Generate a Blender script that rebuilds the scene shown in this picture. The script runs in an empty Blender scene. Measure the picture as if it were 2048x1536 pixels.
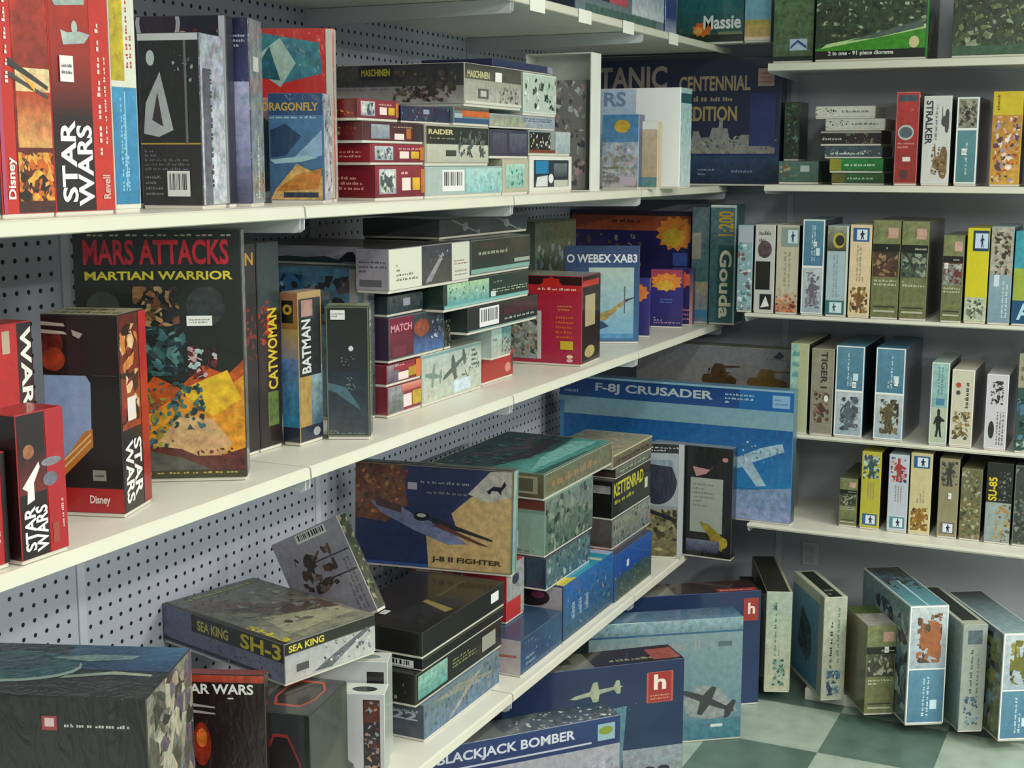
import bpy, math, random
from mathutils import Vector, Matrix

# ---------------------------------------------------------------- camera, light, exposure
scene = bpy.context.scene
EYE = Vector((0.0, 0.0, 1.81))
S = 0.21
F_PX, YAW, PITCH, ROLL = 2750.2, 0.4407, 0.1598, 0.0024
_cy, _sy = math.cos(YAW), math.sin(YAW)
_F = Vector((-_sy*math.cos(PITCH), _cy*math.cos(PITCH), -math.sin(PITCH)))
_R0 = Vector((_cy, _sy, 0)); _U0 = _R0.cross(_F)
_R = _R0*math.cos(ROLL) + _U0*math.sin(ROLL)
_U = -_R0*math.sin(ROLL) + _U0*math.cos(ROLL)
cam_data = bpy.data.cameras.new('camera'); cam = bpy.data.objects.new('camera', cam_data)
scene.collection.objects.link(cam)
m3 = Matrix((_R, _U, -_F)).transposed()
cam.matrix_world = Matrix.Translation(EYE) @ m3.to_4x4()
cam_data.sensor_width = 36.0; cam_data.lens = F_PX/2048*36.0
cam_data.clip_start = 0.05; cam_data.clip_end = 60
scene.camera = cam
scene.view_settings.view_transform = 'Standard'; scene.view_settings.look = 'None'
scene.view_settings.gamma = 1.0; scene.view_settings.use_curve_mapping = False
scene.view_settings.exposure = 0.28
world = bpy.data.worlds.new('shop_air'); scene.world = world; world.use_nodes = True
world.node_tree.nodes['Background'].inputs[0].default_value = (0.80, 0.90, 0.97, 1)
world.node_tree.nodes['Background'].inputs[1].default_value = 0.20
CEIL = 2.9
def area_light(name, loc, sx, sy, power, col=(1.0, 0.98, 0.90)):
    l = bpy.data.lights.new(name, 'AREA'); l.shape = 'RECTANGLE'; l.size = sx; l.size_y = sy
    l.energy = power; l.color = col
    o = bpy.data.objects.new(name, l); scene.collection.objects.link(o); o.location = loc
    return o
LAMPS = [(3.2, 0.4), (3.2, 2.8), (-0.35, 1.0), (-0.35, 3.0), (1.4, 1.6), (1.4, 3.6), (-0.35, -1.0), (1.4,-0.6)]
for lx, ly in LAMPS:
    area_light('fluorescent_light', (lx, ly, CEIL-0.09), 0.28, 1.2, 125 if lx > 3 else (30 if lx > 1 else 13))

# ---------------------------------------------------------------- pixel <-> place (2048 x 1536 frame)
def ray(u, v): return _F + _R*((u-1024)/F_PX) - _U*((v-768)/F_PX)
def PZ(u, v, z): d = ray(u, v); return EYE + d*((z-EYE.z)/d.z)
def PX(u, v, x): d = ray(u, v); return EYE + d*(x/d.x)
def PY(u, v, y): d = ray(u, v); return EYE + d*(y/d.y)
def proj(p):
    q = Vector(p)-EYE; w = q.dot(_F); return 1024+F_PX*q.dot(_R)/w, 768-F_PX*q.dot(_U)/w
def zat(x, y, v):
    lo, hi = -1.0, 3.5
    for _ in range(40):
        m = (lo+hi)/2
        if proj((x, y, m))[1] > v: lo = m
        else: hi = m
    return m
def upt(u, z, x=None, y=None):
    """point at height z whose picture column is u, on the vertical plane X=x or Y=y"""
    lo, hi = -8.0, 8.0
    if x is not None:
        lo, hi = 0.3, 9.0
        for _ in range(50):
            m = (lo+hi)/2
            if proj((x, m, z))[0] < u: lo = m
            else: hi = m
        return Vector((x, m, z))
    lo, hi = -4.0, 4.0
    for _ in range(50):
        m = (lo+hi)/2
        if proj((m, y, z))[0] < u: lo = m
        else: hi = m
    return Vector((m, y, z))

# ---------------------------------------------------------------- materials
def newmat(name):
    m = bpy.data.materials.new(name); m.use_nodes = True
    return m, m.node_tree.nodes, m.node_tree.links, m.node_tree.nodes['Principled BSDF']
def print_mat(name, rough, coat, wrinkle):
    m, N, L, B = newmat(name)
    at = N.new('ShaderNodeAttribute'); at.attribute_name = 'Col'
    tc = N.new('ShaderNodeTexCoord')
    mp = N.new('ShaderNodeMapping'); mp.inputs['Scale'].default_value = (1, 1, 1)
    L.new(tc.outputs['Object'], mp.inputs['Vector'])
    n1 = N.new('ShaderNodeTexNoise'); n1.inputs['Scale'].default_value = 48; n1.inputs['Detail'].default_value = 7; n1.inputs['Roughness'].default_value = 0.68
    n2 = N.new('ShaderNodeTexNoise'); n2.inputs['Scale'].default_value = 70; n2.inputs['Detail'].default_value = 4
    L.new(mp.outputs[0], n1.inputs['Vector']); L.new(mp.outputs[0], n2.inputs['Vector'])
    # amount (alpha) * (noise - .5) * 3  -> brightness factor
    a = N.new('ShaderNodeMath'); a.operation = 'SUBTRACT'; a.inputs[1].default_value = 0.5; L.new(n1.outputs['Fac'], a.inputs[0])
    b = N.new('ShaderNodeMath'); b.operation = 'MULTIPLY'; L.new(a.outputs[0], b.inputs[0]); L.new(at.outputs['Alpha'], b.inputs[1])
    c = N.new('ShaderNodeMath'); c.operation = 'MULTIPLY_ADD'; c.inputs[1].default_value = 6.5; c.inputs[2].default_value = 1.0; c.use_clamp = False
    L.new(b.outputs[0], c.inputs[0])
    mx0 = N.new('ShaderNodeMath'); mx0.operation = 'MAXIMUM'; mx0.inputs[1].default_value = 0.08; L.new(c.outputs[0], mx0.inputs[0])
    vm = N.new('ShaderNodeVectorMath'); vm.operation = 'SCALE'; L.new(at.outputs['Color'], vm.inputs[0]); L.new(mx0.outputs[0], vm.inputs['Scale'])
    # hue flecks
    mix = N.new('ShaderNodeMix'); mix.data_type = 'RGBA'; mix.blend_type = 'OVERLAY'
    L.new(vm.outputs[0], mix.inputs[6]); L.new(n2.outputs['Color'], mix.inputs[7])
    f = N.new('ShaderNodeMath'); f.operation = 'MULTIPLY'; f.inputs[1].default_value = 0.9; f.use_clamp = True
    L.new(at.outputs['Alpha'], f.inputs[0]); L.new(f.outputs[0], mix.inputs[0])
    L.new(mix.outputs[2], B.inputs['Base Color'])
    B.inputs['Roughness'].default_value = rough
    B.inputs['Coat Weight'].default_value = coat; B.inputs['Coat Roughness'].default_value = 0.08
    if wrinkle:
        w = N.new('ShaderNodeTexNoise'); w.inputs['Scale'].default_value = 14; w.inputs['Detail'].default_value = 5; w.inputs['Distortion'].default_value = 1.6
        m2 = N.new('ShaderNodeMapping'); m2.inputs['Scale'].default_value = (2.2, 2.2, 0.8)
        L.new(tc.outputs['Object'], m2.inputs['Vector']); L.new(m2.outputs[0], w.inputs['Vector'])
        bp = N.new('ShaderNodeBump'); bp.inputs['Strength'].default_value = wrinkle; bp.inputs['Distance'].default_value = 0.02
        L.new(w.outputs['Fac'], bp.inputs['Height']); L.new(bp.outputs[0], B.inputs['Coat Normal'])
    return m
MAT_PRINT = print_mat('printed_card', 0.42, 0.45, 0)
MAT_WRAP = print_mat('printed_card_in_film', 0.40, 1.0, 0.3)
def plain(name, col, rough=0.5, noise=0.06, scale=9, metal=0, bump=0):
    m, N, L, B = newmat(name)
    n = N.new('ShaderNodeTexNoise'); n.inputs['Scale'].default_value = scale; n.inputs['Detail'].default_value = 6
    tc = N.new('ShaderNodeTexCoord'); L.new(tc.outputs['Object'], n.inputs['Vector'])
    r = N.new('ShaderNodeValToRGB')
    r.color_ramp.elements[0].position = 0.3; r.color_ramp.elements[1].position = 0.7
    r.color_ramp.elements[0].color = tuple(c*(1-noise) for c in col)+(1,)
    r.color_ramp.elements[1].color = tuple(min(1, c*(1+noise)) for c in col)+(1,)
    L.new(n.outputs['Fac'], r.inputs[0]); L.new(r.outputs[0], B.inputs['Base Color'])
    B.inputs['Roughness'].default_value = rough; B.inputs['Metallic'].default_value = metal
    if bump:
        b = N.new('ShaderNodeBump'); b.inputs['Strength'].default_value = bump; b.inputs['Distance'].default_value = 0.002
        L.new(n.outputs['Fac'], b.inputs['Height']); L.new(b.outputs[0], B.inputs['Normal'])
    return m
MAT_SHELF = plain('shelf_enamel', (0.76, 0.75, 0.66), 0.38, 0.04, 6)
MAT_LIP = plain('shelf_edge_enamel', (0.70, 0.69, 0.58), 0.35, 0.04, 6)
MAT_TAG = plain('paper_tag', (0.86, 0.87, 0.80), 0.6, 0.02)
MAT_BRACKET = plain('bracket_enamel', (0.62, 0.64, 0.68), 0.4, 0.04, 8)
MAT_UPRIGHT = plain('upright_enamel', (0.60, 0.63, 0.70), 0.4, 0.05, 8)
MAT_PANEL = plain('back_panel_enamel', (0.50, 0.51, 0.58), 0.5, 0.06, 3)
MAT_WALL = plain('wall_paint', (0.55, 0.56, 0.58), 0.7, 0.04, 2)
MAT_CEIL = plain('ceiling_paint', (0.72, 0.73, 0.72), 0.8, 0.03, 2)
MAT_LAMP = plain('lamp_housing', (0.8, 0.8, 0.8), 0.4)
def pegboard_mat():
    m, N, L, B = newmat('pegboard')
    tc = N.new('ShaderNodeTexCoord'); sep = N.new('ShaderNodeSeparateXYZ'); L.new(tc.outputs['Object'], sep.inputs[0])
    def cell(sock, off=0.0):
        a = N.new('ShaderNodeMath'); a.operation = 'MULTIPLY_ADD'; a.inputs[1].default_value = 1/0.032; a.inputs[2].default_value = off; L.new(sock, a.inputs[0])
        f = N.new('ShaderNodeMath'); f.operation = 'FRACT'; L.new(a.outputs[0], f.inputs[0])
        s = N.new('ShaderNodeMath'); s.operation = 'SUBTRACT'; s.inputs[1].default_value = 0.5; L.new(f.outputs[0], s.inputs[0])
        p = N.new('ShaderNodeMath'); p.operation = 'POWER'; p.inputs[1].default_value = 2; L.new(s.outputs[0], p.inputs[0])
        return p
    y, z = cell(sep.outputs['Y']), cell(sep.outputs['Z'])
    d = N.new('ShaderNodeMath'); d.operation = 'ADD'; L.new(y.outputs[0], d.inputs[0]); L.new(z.outputs[0], d.inputs[1])
    lt = N.new('ShaderNodeMath'); lt.operation = 'LESS_THAN'; lt.inputs[1].default_value = 0.13**2*1.35; L.new(d.outputs[0], lt.inputs[0])
    mix = N.new('ShaderNodeMix'); mix.data_type = 'RGBA'; mix.inputs[6].default_value = (0.50, 0.54, 0.64, 1); mix.inputs[7].default_value = (0.012, 0.013, 0.02, 1)
    L.new(lt.outputs[0], mix.inputs[0]); L.new(mix.outputs[2], B.inputs['Base Color']); B.inputs['Roughness'].default_value = 0.55
    inv = N.new('ShaderNodeMath'); inv.operation = 'SUBTRACT'; inv.inputs[0].default_value = 1; L.new(lt.outputs[0], inv.inputs[1])
    bp = N.new('ShaderNodeBump'); bp.inputs['Strength'].default_value = 0.8; bp.inputs['Distance'].default_value = 0.004; L.new(inv.outputs[0], bp.inputs['Height']); L.new(bp.outputs[0], B.inputs['Normal'])
    return m
MAT_PEG = pegboard_mat()
TILE, TX0, TY0 = 0.345, -0.863, 4.061
def floor_mat():
    m, N, L, B = newmat('checker_tile')
    tc = N.new('ShaderNodeTexCoord'); mp = N.new('ShaderNodeMapping')
    mp.inputs['Location'].default_value = (-TX0, -TY0, 0.01); mp.vector_type = 'POINT'
    L.new(tc.outputs['Object'], mp.inputs['Vector'])
    ck = N.new('ShaderNodeTexChecker'); ck.inputs['Scale'].default_value = 1/TILE
    ck.inputs['Color1'].default_value = (0.36, 0.45, 0.38, 1); ck.inputs['Color2'].default_value = (0.10, 0.165, 0.135, 1)
    L.new(mp.outputs[0], ck.inputs['Vector'])
    n = N.new('ShaderNodeTexNoise'); n.inputs['Scale'].default_value = 14; n.inputs['Detail'].default_value = 8; L.new(tc.outputs['Object'], n.inputs['Vector'])
    mix = N.new('ShaderNodeMix'); mix.data_type = 'RGBA'; mix.blend_type = 'OVERLAY'; mix.inputs[0].default_value = 0.35
    L.new(ck.outputs['Color'], mix.inputs[6]); L.new(n.outputs['Fac'], mix.inputs[7]); L.new(mix.outputs[2], B.inputs['Base Color'])
    B.inputs['Roughness'].default_value = 0.32
    return m
MAT_FLOOR = floor_mat()

# ---------------------------------------------------------------- mesh helpers
class MB:
    def __init__(s): s.v = []; s.f = []
    def box(s, x0, x1, y0, y1, z0, z1):
        n = len(s.v)
        s.v += [(x, y, z) for z in (z0, z1) for y in (y0, y1) for x in (x0, x1)]
        s.f += [tuple(n+i for i in q) for q in ((0, 2, 3, 1), (4, 5, 7, 6), (0, 1, 5, 4), (2, 6, 7, 3), (0, 4, 6, 2), (1, 3, 7, 5))]
    def prism(s, pts, axis, a, b):
        """polygon pts in the plane across axis, extruded from a to b"""
        n = len(s.v); k = len(pts)
        for t in (a, b):
            for p, q in pts:
                s.v.append({'x': (t, p, q), 'y': (p, t, q), 'z': (p, q, t)}[axis])
        s.f.append(tuple(range(n, n+k))[::-1]); s.f.append(tuple(range(n+k, n+2*k)))
        for i in range(k): j = (i+1) % k; s.f.append((n+i, n+j, n+k+j, n+k+i))
    def build(s, name, mat, parent=None, bevel=0):
        me = bpy.data.meshes.new(name); me.from_pydata(s.v, [], s.f); me.update()
        import bmesh
        bm = bmesh.new(); bm.from_mesh(me); bmesh.ops.recalc_face_normals(bm, faces=bm.faces); bm.to_mesh(me); bm.free()
        me.materials.append(mat)
        o = bpy.data.objects.new(name, me); scene.collection.objects.link(o)
        if parent: o.parent = parent
        if bevel:
            b = o.modifiers.new('bevel', 'BEVEL'); b.width = bevel; b.segments = 2; b.limit_method = 'ANGLE'
        return o
def struct(o): o['kind'] = 'structure'; return o
def tag(o, label, cat, group=None):
    o['label'] = label; o['category'] = cat
    if group: o['group'] = group
    return o
def empty(name, loc=(0, 0, 0), rz=0):
    o = bpy.data.objects.new(name, None); scene.collection.objects.link(o); o.location = loc; o.rotation_euler = (0, 0, rz)
    o.empty_display_size = 0.05
    return o

# ---------------------------------------------------------------- room
XP = -2.04           # pegboard face of the left-hand run
YP = 4.985           # back panel of the far run
b = MB(); b.box(-2.6, 4.5, -3.5, 5.6, -0.08, 0.0); struct(b.build('floor', MAT_FLOOR))
b = MB(); b.box(-2.6, 4.5, -3.5, 5.6, CEIL, CEIL+0.08); struct(b.build('ceiling', MAT_CEIL))
b = MB(); b.box(-2.6, -2.5, -3.5, 5.6, 0, CEIL); struct(b.build('wall_left', MAT_WALL))
b = MB(); b.box(-2.5, 4.5, 5.5, 5.6, 0, CEIL); struct(b.build('wall_back', MAT_WALL))
for i, (lx, ly) in enumerate(LAMPS):
    r = empty('ceiling_lamp', (lx, ly, CEIL))
    tag(r, 'fluorescent ceiling lamp with white housing above the shop aisle', 'lamp', 'fluorescent lamps over the aisle')
    h = MB(); h.box(-0.19, 0.19, -0.65, 0.65, -0.07, 0); h.build('lamp_housing', MAT_LAMP, r, 0.006)

# ---------------------------------------------------------------- left-hand shelving run
Y0, BAY = 2.167, 0.914
XL = -1.4525
ZT, ZA, ZB, ZC = 2.215, 1.729, 1.232, 0.445
left_bays = [(Y0+BAY*(i-1), Y0+BAY*i) for i in (-1, 0, 1, 2, 3)]
def shelf_bay(y0, y1, z, x0, x1, label, group, last=False):
    r = empty('metal_shelf', (x1, y0, z)); tag(r, label, 'shelf', group)
    d = MB(); d.box(x0-x1, -0.001, 0.003, y1-y0-0.003, -0.016, 0.0); d.build('shelf_deck', MAT_SHELF, r, 0.001)
    e = MB(); e.prism([(-0.0008, -0.024), (-0.0008, -0.0002), (0.003, -0.003), (0.005, -0.022), (0.002, -0.024)], 'y', 0.003, y1-y0-0.003)
    e.build('shelf_edge', MAT_LIP, r)
    for yy in ((0.006, y1-y0-0.008) if not last else (0.006, y1-y0-0.008)):
        c = MB()
        D = x0-x1
        c.prism([(D, -0.018), (-0.004, -0.018), (-0.002, -0.024), (-0.003, -0.044), (-0.012, -0.05), (-0.05, -0.051), (D+0.05, -0.060), (D, -0.066)], 'y', yy-0.0015, yy+0.0015)
        c.build('shelf_bracket', MAT_BRACKET, r)
    return r
WHERE = ['nearest the viewer', 'second from the viewer', 'third from the viewer', 'fourth from the viewer', 'at the far corner end']
for zi, (z, nm) in enumerate(((ZT, 'top'), (ZA, 'eye-level'), (ZB, 'middle'), (ZC, 'bottom'))):
    for i, (ya, yb) in enumerate(left_bays):
        if zi == 0 and i < 2: continue
        sb_ = shelf_bay(ya, yb, z, XP, XL, f'cream metal {nm} shelf of the long left run, bay {WHERE[i]}', f'shelves of the left run')
        if zi == 0 and i >= 2:
            for ut in (1075, 1170, 1257, 1347):
                pt_ = upt(ut, ZT-0.012, x=XL+0.006)
                if ya < pt_.y < yb-0.06:
                    tg = MB(); tg.box(0.0062, 0.0068, pt_.y-ya-.045, pt_.y-ya+.045, -0.036, -0.001); tg.build('price_tag', MAT_TAG, sb_)
for i, (ya, yb) in enumerate(left_bays):
    p = MB(); p.box(XP-0.008, XP, ya+0.012, yb-0.012, 0.03, 2.5)
    tag(p.build('pegboard_panel', MAT_PEG), f'blue-grey perforated pegboard panel behind the left shelves, bay {WHERE[i]}', 'panel', 'pegboard panels')
for i in range(6):
    y = Y0+BAY*(i-2)
    p = MB(); p.box(XP-0.045, XP+0.004, y-0.0115, y+0.0115, 0.0, 2.55)
    for k in range(28): pass
    tag(p.build('shelf_upright', MAT_UPRIGHT, None, 0.001), 'narrow grey steel upright post between pegboard panels', 'post', 'uprights of the left shelving run')

# ---------------------------------------------------------------- far shelving run
YR = 4.608
RZ = [2.138, 1.738, 1.300, 0.890, 0.581]
RX0 = [-1.235, -1.235, -1.29, -1.128, -1.235]; RY = [4.608, 4.608, 4.608, 4.608, 4.52]
XR0 = -1.235
rnames = ['topmost', 'eye-level', 'middle', 'lower', 'lowest']
for k, z in enumerate(RZ):
    for i in range(2):
        xa, xb = XR0+BAY*i, XR0+BAY*(i+1); YR = RY[k]
        if i == 0: xa = RX0[k]
        r = empty('metal_shelf', (xa, YR, z))
        tag(r, f'grey-white metal {rnames[k]} shelf of the far run, {"by the corner" if i == 0 else "away from the corner"}', 'shelf', 'shelves of the far run')
        d = MB(); d.box(0.003, xb-xa-0.003, 0.001, YP-YR, -0.014, 0); d.build('shelf_deck', MAT_SHELF, r, 0.001)
        t = (0.026, 0.022, 0.012, 0.010, 0.010)[k]
        e = MB(); e.prism([(0.0008, -t), (0.0008, -.0002), (-0.003, -0.002), (-0.004, -t+0.002), (0, -t)], 'x', 0.003, xb-xa-0.003); e.build('shelf_edge', MAT_LIP, r)
        for xx in (0.006, xb-xa-0.008):
            c = MB(); D = YP-YR
            c.prism([(D, -0.012), (0.004, -0.012), (0.003, -0.022), (0.012, -0.03), (0.05, -0.032), (D-0.02, -0.04), (D, -0.045)], 'x', xx-0.0015, xx+0.0015)
            c.build('shelf_bracket', MAT_BRACKET, r)
for i in range(2):
    xa, xb = XR0+BAY*i, XR0+BAY*(i+1)
    p = MB(); p.box(xa+0.012, xb-0.012, YP, YP+0.01, 0.03, 2.66)
    tag(p.build('back_panel', MAT_PANEL), f'plain grey back panel of the far shelves, {"by the corner" if i == 0 else "away from the corner"}', 'panel', 'back panels')
for i in range(3):
    x = XR0+BAY*i
    p = MB(); p.box(x-0.0115, x+0.0115, YP-0.004, YP+0.045, 0, 2.7)
    tag(p.build('shelf_upright', MAT_UPRIGHT, None, 0.001), 'narrow grey steel upright post between the far back panels', 'post', 'uprights of the far shelving run')
p = MB(); p.box(-2.04, XR0-0.012, YP, YP+0.01, 0.0, 2.66)
tag(p.build('corner_panel', MAT_PANEL), 'plain grey filler panel closing the corner between the two shelf runs', 'panel')
b = MB(); b.box(-1.0, 1.0, 4.47, YP-0.03, 0.0, 0.04)
tag(b.build('base_deck', MAT_SHELF, None, 0.002), 'low cream plinth on the floor below the far shelves', 'plinth')

# ---------------------------------------------------------------- printed boxes
def lin(h):
    """'rrggbb' as seen -> linear"""
    if not isinstance(h, str): return h
    c = [int(h[i:i+2], 16)/255 for i in (0, 2, 4)]
    return tuple(((x+0.055)/1.055)**2.4 if x > 0.04045 else x/12.92 for x in c)
_txt = {}
def text_mesh(s):
    if s not in _txt:
        c = bpy.data.curves.new('t', 'FONT'); c.body = s; c.offset = 0.028
        c.resolution_u = 3
        o = bpy.data.objects.new('t', c); scene.collection.objects.link(o)
        dg = bpy.context.evaluated_depsgraph_get(); me = o.evaluated_get(dg).to_mesh()
        vs = [(v.co.x, v.co.y) for v in me.vertices]; fs = [tuple(p.vertices) for p in me.polygons]
        o.evaluated_get(dg).to_mesh_clear(); bpy.data.objects.remove(o); bpy.data.curves.remove(c)
        x0 = min(v[0] for v in vs); x1 = max(v[0] for v in vs); y0 = min(v[1] for v in vs); y1 = max(v[1] for v in vs)
        _txt[s] = ([((x-x0)/(x1-x0), (y-y0)/(y1-y0)) for x, y in vs], fs)
    return _txt[s]
# silhouettes in a unit box
PLANE = [(0, .48), (.10, .56), (.38, .60), (.46, .95), (.54, .95), (.55, .60), (.82, .56), (.88, .80), (.94, .80), (.95, .53), (1, .5), (.95, .46), (.93, .22), (.87, .22), (.82, .44), (.55, .40), (.50, .04), (.42, .04), (.38, .40), (.10, .41)]
TANK = [(0, .22), (.04, .12), (.2, .04), (.75, .04), (.9, .14), (.92, .30), (.8, .42), (.66, .46), (.64, .60), (.62, .68), (1, .74), (1, .79), (.60, .78), (.52, .84), (.34, .84), (.26, .62), (.24, .46), (.06, .42)]
SHIP = [(0, .32), (.08, .04), (.92, .04), (1, .36), (.78, .33), (.76, .5), (.68, .5), (.66, .36), (.58, .36), (.56, .7), (.52, .7), (.515, 1), (.49, 1), (.48, .72), (.42, .72), (.40, .42), (.32, .42), (.30, .62), (.25, .62), (.24, .38), (.12, .36)]
FIG = [(.30, 0), (.36, .3), (.30, .5), (.20, .42), (.14, .46), (.28, .68), (.40, .74), (.40, .82), (.38, .92), (.48, 1), (.60, .93), (.60, .82), (.58, .75), (.72, .68), (.95, .60), (.96, .55), (.70, .54), (.66, .42), (.72, .2), (.78, 0), (.64, 0), (.54, .3), (.46, 0)]
CAR = [(0, .2), (0, .5), (.15, .58), (.30, .85), (.68, .88), (.82, .58), (1, .5), (1, .2), (.9, .12), (.72, .12), (.7, .2), (.3, .2), (.26, .1), (.12, .1)]
SHAPES = dict(plane=PLANE, tank=TANK, ship=SHIP, fig=FIG, car=CAR)

def add_face(V, Fc, C, o, ux, uy, W, H, n, base, prims, seed):
    """o: lower-left corner, ux/uy unit axes, n outward normal"""
    lay = [0]
    def P(x, y, k): return o + ux*(x*W) + uy*(y*H) + n*k
    def poly(pts, cols, mot, k):
        i = len(V)
        for (x, y) in pts: V.append(P(min(1, max(0, x)), min(1, max(0, y)), k))
        Fc.append(tuple(range(i, i+len(pts)))); C.append([tuple(c)+(mot,) for c in cols])
    rnd = random.Random(seed)
    step = 0.00012
    for pr in prims:
        lay[0] += 1; k = 0.0003 + step*lay[0]
        t = pr[0]
        if t == 'r':      # rect x0 y0 x1 y1 bottomcol [topcol] [mottle]
            _, x0, y0, x1, y1, c = pr[:6]
            c2 = pr[6] if len(pr) > 6 and pr[6] else c; mot = pr[7] if len(pr) > 7 else 0.0
            c, c2 = lin(c), lin(c2)
            poly([(x0, y0), (x1, y0), (x1, y1), (x0, y1)], [c, c, c2, c2], mot, k)
        elif t == 'p':
            c = lin(pr[2]); poly(pr[1], [c]*len(pr[1]), pr[3] if len(pr) > 3 else 0.0, k)
        elif t == 'e':
            _, cx, cy, rx, ry, c = pr[:6]; c = lin(c); N_ = 22
            poly([(cx+rx*math.cos(a*math.tau/N_), cy+ry*math.sin(a*math.tau/N_)) for a in range(N_)], [c]*N_, pr[6] if len(pr) > 6 else 0.0, k)
        elif t == 's':    # starburst cx cy rx ry n col
            _, cx, cy, rx, ry, nn, c = pr[:7]; c = lin(c); pts = []
            for a in range(nn*2):
                q = 1 if a % 2 == 0 else 0.78
                pts.append((cx+rx*q*math.cos(a*math.pi/nn), cy+ry*q*math.sin(a*math.pi/nn)))
            i = len(V); V.append(P(min(1, max(0, cx)), min(1, max(0, cy)), k))
            for (x, y) in pts: V.append(P(min(1, max(0, x)), min(1, max(0, y)), k))
            for a in range(len(pts)): Fc.append((i, i+1+a, i+1+(a+1) % len(pts))); C.append([c+(0.2,)]*3)
        elif t == 't':    # text x0 y0 x1 y1 col rot
            _, s, x0, y0, x1, y1, c = pr[:7]; rot = pr[7] if len(pr) > 7 else 0; c = lin(c)
            vs, fs = text_mesh(s); i = len(V)
            for (a, b2) in vs:
                if rot == 90: a, b2 = 1-b2, a
                elif rot == -90: a, b2 = b2, 1-a
                V.append(P(x0+(x1-x0)*a, y0+(y1-y0)*b2, k))
            for f in fs: Fc.append(tuple(i+j for j in f)); C.append([c+(0.0,)]*len(f))
        elif t == 'm':    # lines of tiny print: x0 y0 x1 y1 nlines col [vertical]
            _, x0, y0, x1, y1, nl, c = pr[:7]; ver = len(pr) > 7 and pr[7]; c = lin(c)
            for r_ in range(nl):
                a = 0.0
                while a < 1.0:
                    L_ = rnd.uniform(.05, .16); e_ = min(1, a+L_)
                    p0, p1 = (r_+.22)/nl, (r_+.78)/nl
                    nl_ = max(2, int((e_-a)*28)); bits = []
                    for li in range(nl_):
                        b0 = a+(e_-a)*(li+.12)/nl_; b1 = a+(e_-a)*(li+.84)/nl_; hh = rnd.choice((1.0, .72, .72, .72, .5))
                        bits.append((b0, b1, p0 if not ver else p1-(p1-p0)*hh, p0+(p1-p0)*hh if not ver else p1))
                    for (b0, b1, c0, c1) in bits:
                        if ver: poly([(x0+(x1-x0)*c0, y0+(y1-y0)*b0), (x0+(x1-x0)*c1, y0+(y1-y0)*b0), (x0+(x1-x0)*c1, y0+(y1-y0)*b1), (x0+(x1-x0)*c0, y0+(y1-y0)*b1)], [c]*4, 0.0, k)
                        else: poly([(x0+(x1-x0)*b0, y0+(y1-y0)*c0), (x0+(x1-x0)*b1, y0+(y1-y0)*c0), (x0+(x1-x0)*b1, y0+(y1-y0)*c1), (x0+(x1-x0)*b0, y0+(y1-y0)*c1)], [c]*4, 0.0, k)
                    a = e_+rnd.uniform(.02, .05)
                    if rnd.random() < .06: break
        elif t == 'bar':  # barcode x0 y0 x1 y1
            _, x0, y0, x1, y1 = pr[:5]; w = lin('e8e8e8'); poly([(x0, y0), (x1, y0), (x1, y1), (x0, y1)], [w]*4, 0, k)
            a = 0.08
            while a < .9:
                e_ = a+rnd.choice((.02, .035, .05)); d_ = lin('15151a')
                poly([(x0+(x1-x0)*a, y0+(y1-y0)*.25), (x0+(x1-x0)*e_, y0+(y1-y0)*.25), (x0+(x1-x0)*e_, y0+(y1-y0)*.9), (x0+(x1-x0)*a, y0+(y1-y0)*.9)], [d_]*4, 0, k+step*.5)
                a = e_+rnd.choice((.02, .03, .05))
        elif t == 'b':    # painted scene: x0 y0 x1 y1 n cols size
            _, x0, y0, x1, y1, nn, cols = pr[:7]; sz = pr[7] if len(pr) > 7 else 0.22
            cl = lambda a, l, h: min(h, max(l, a)); nn = int(nn*3.6); sz *= 0.44
            for q in range(nn):
                cx, cy = rnd.uniform(x0, x1), rnd.uniform(y0, y1); c = lin(rnd.choice(cols)); kk = rnd.randint(5, 9)
                an = rnd.uniform(0, 3.14); ex = rnd.uniform(.25, 1.0); pts = []
                S = sz*min(x1-x0, (y1-y0)*H/W)*rnd.uniform(.5, 1.3)
                for a in range(kk):
                    th = a*math.tau/kk; rr = S*rnd.uniform(.4, 1.4)
                    px, py = rr*math.cos(th), rr*ex*math.sin(th)
                    X_, Y_ = px*math.cos(an)-py*math.sin(an), px*math.sin(an)+py*math.cos(an)
                    pts.append((cl(cx+X_, x0, x1), cl(cy+Y_*W/H, y0, y1)))
                i = len(V); V.append(P(cx, cy, k+step*.9*q/nn))
                for (x, y) in pts: V.append(P(x, y, k+step*.9*q/nn))
                for a in range(kk): Fc.append((i, i+1+a, i+1+(a+1) % kk)); C.append([c+(0.35,)]*3)
        elif t == 'fr':   # border frame w(m) col
            w, c = pr[1], lin(pr[2]); a, d_ = w/W, w/H
            poly([(0, 0), (1, 0), (1, d_), (0, d_)], [c]*4, 0, k); poly([(0, 1-d_), (1, 1-d_), (1, 1), (0, 1)], [c]*4, 0, k)
            poly([(0, d_), (a, d_), (a, 1-d_), (0, 1-d_)], [c]*4, 0, k); poly([(1-a, d_), (1, d_), (1, 1-d_), (1-a, 1-d_)], [c]*4, 0, k)
        elif t in SHAPES:  # shape x0 y0 x1 y1 col rotdeg [mottle]
            _, x0, y0, x1, y1, c = pr[:6]; rd = math.radians(pr[6] if len(pr) > 6 else 0); c = lin(c)
            cx, cy, w_, h_ = (x0+x1)/2, (y0+y1)/2, (x1-x0)*W, (y1-y0)*H
            if pr[6:7] and abs(pr[6]) == 90: w_, h_ = h_, w_
            pts = []
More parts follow.
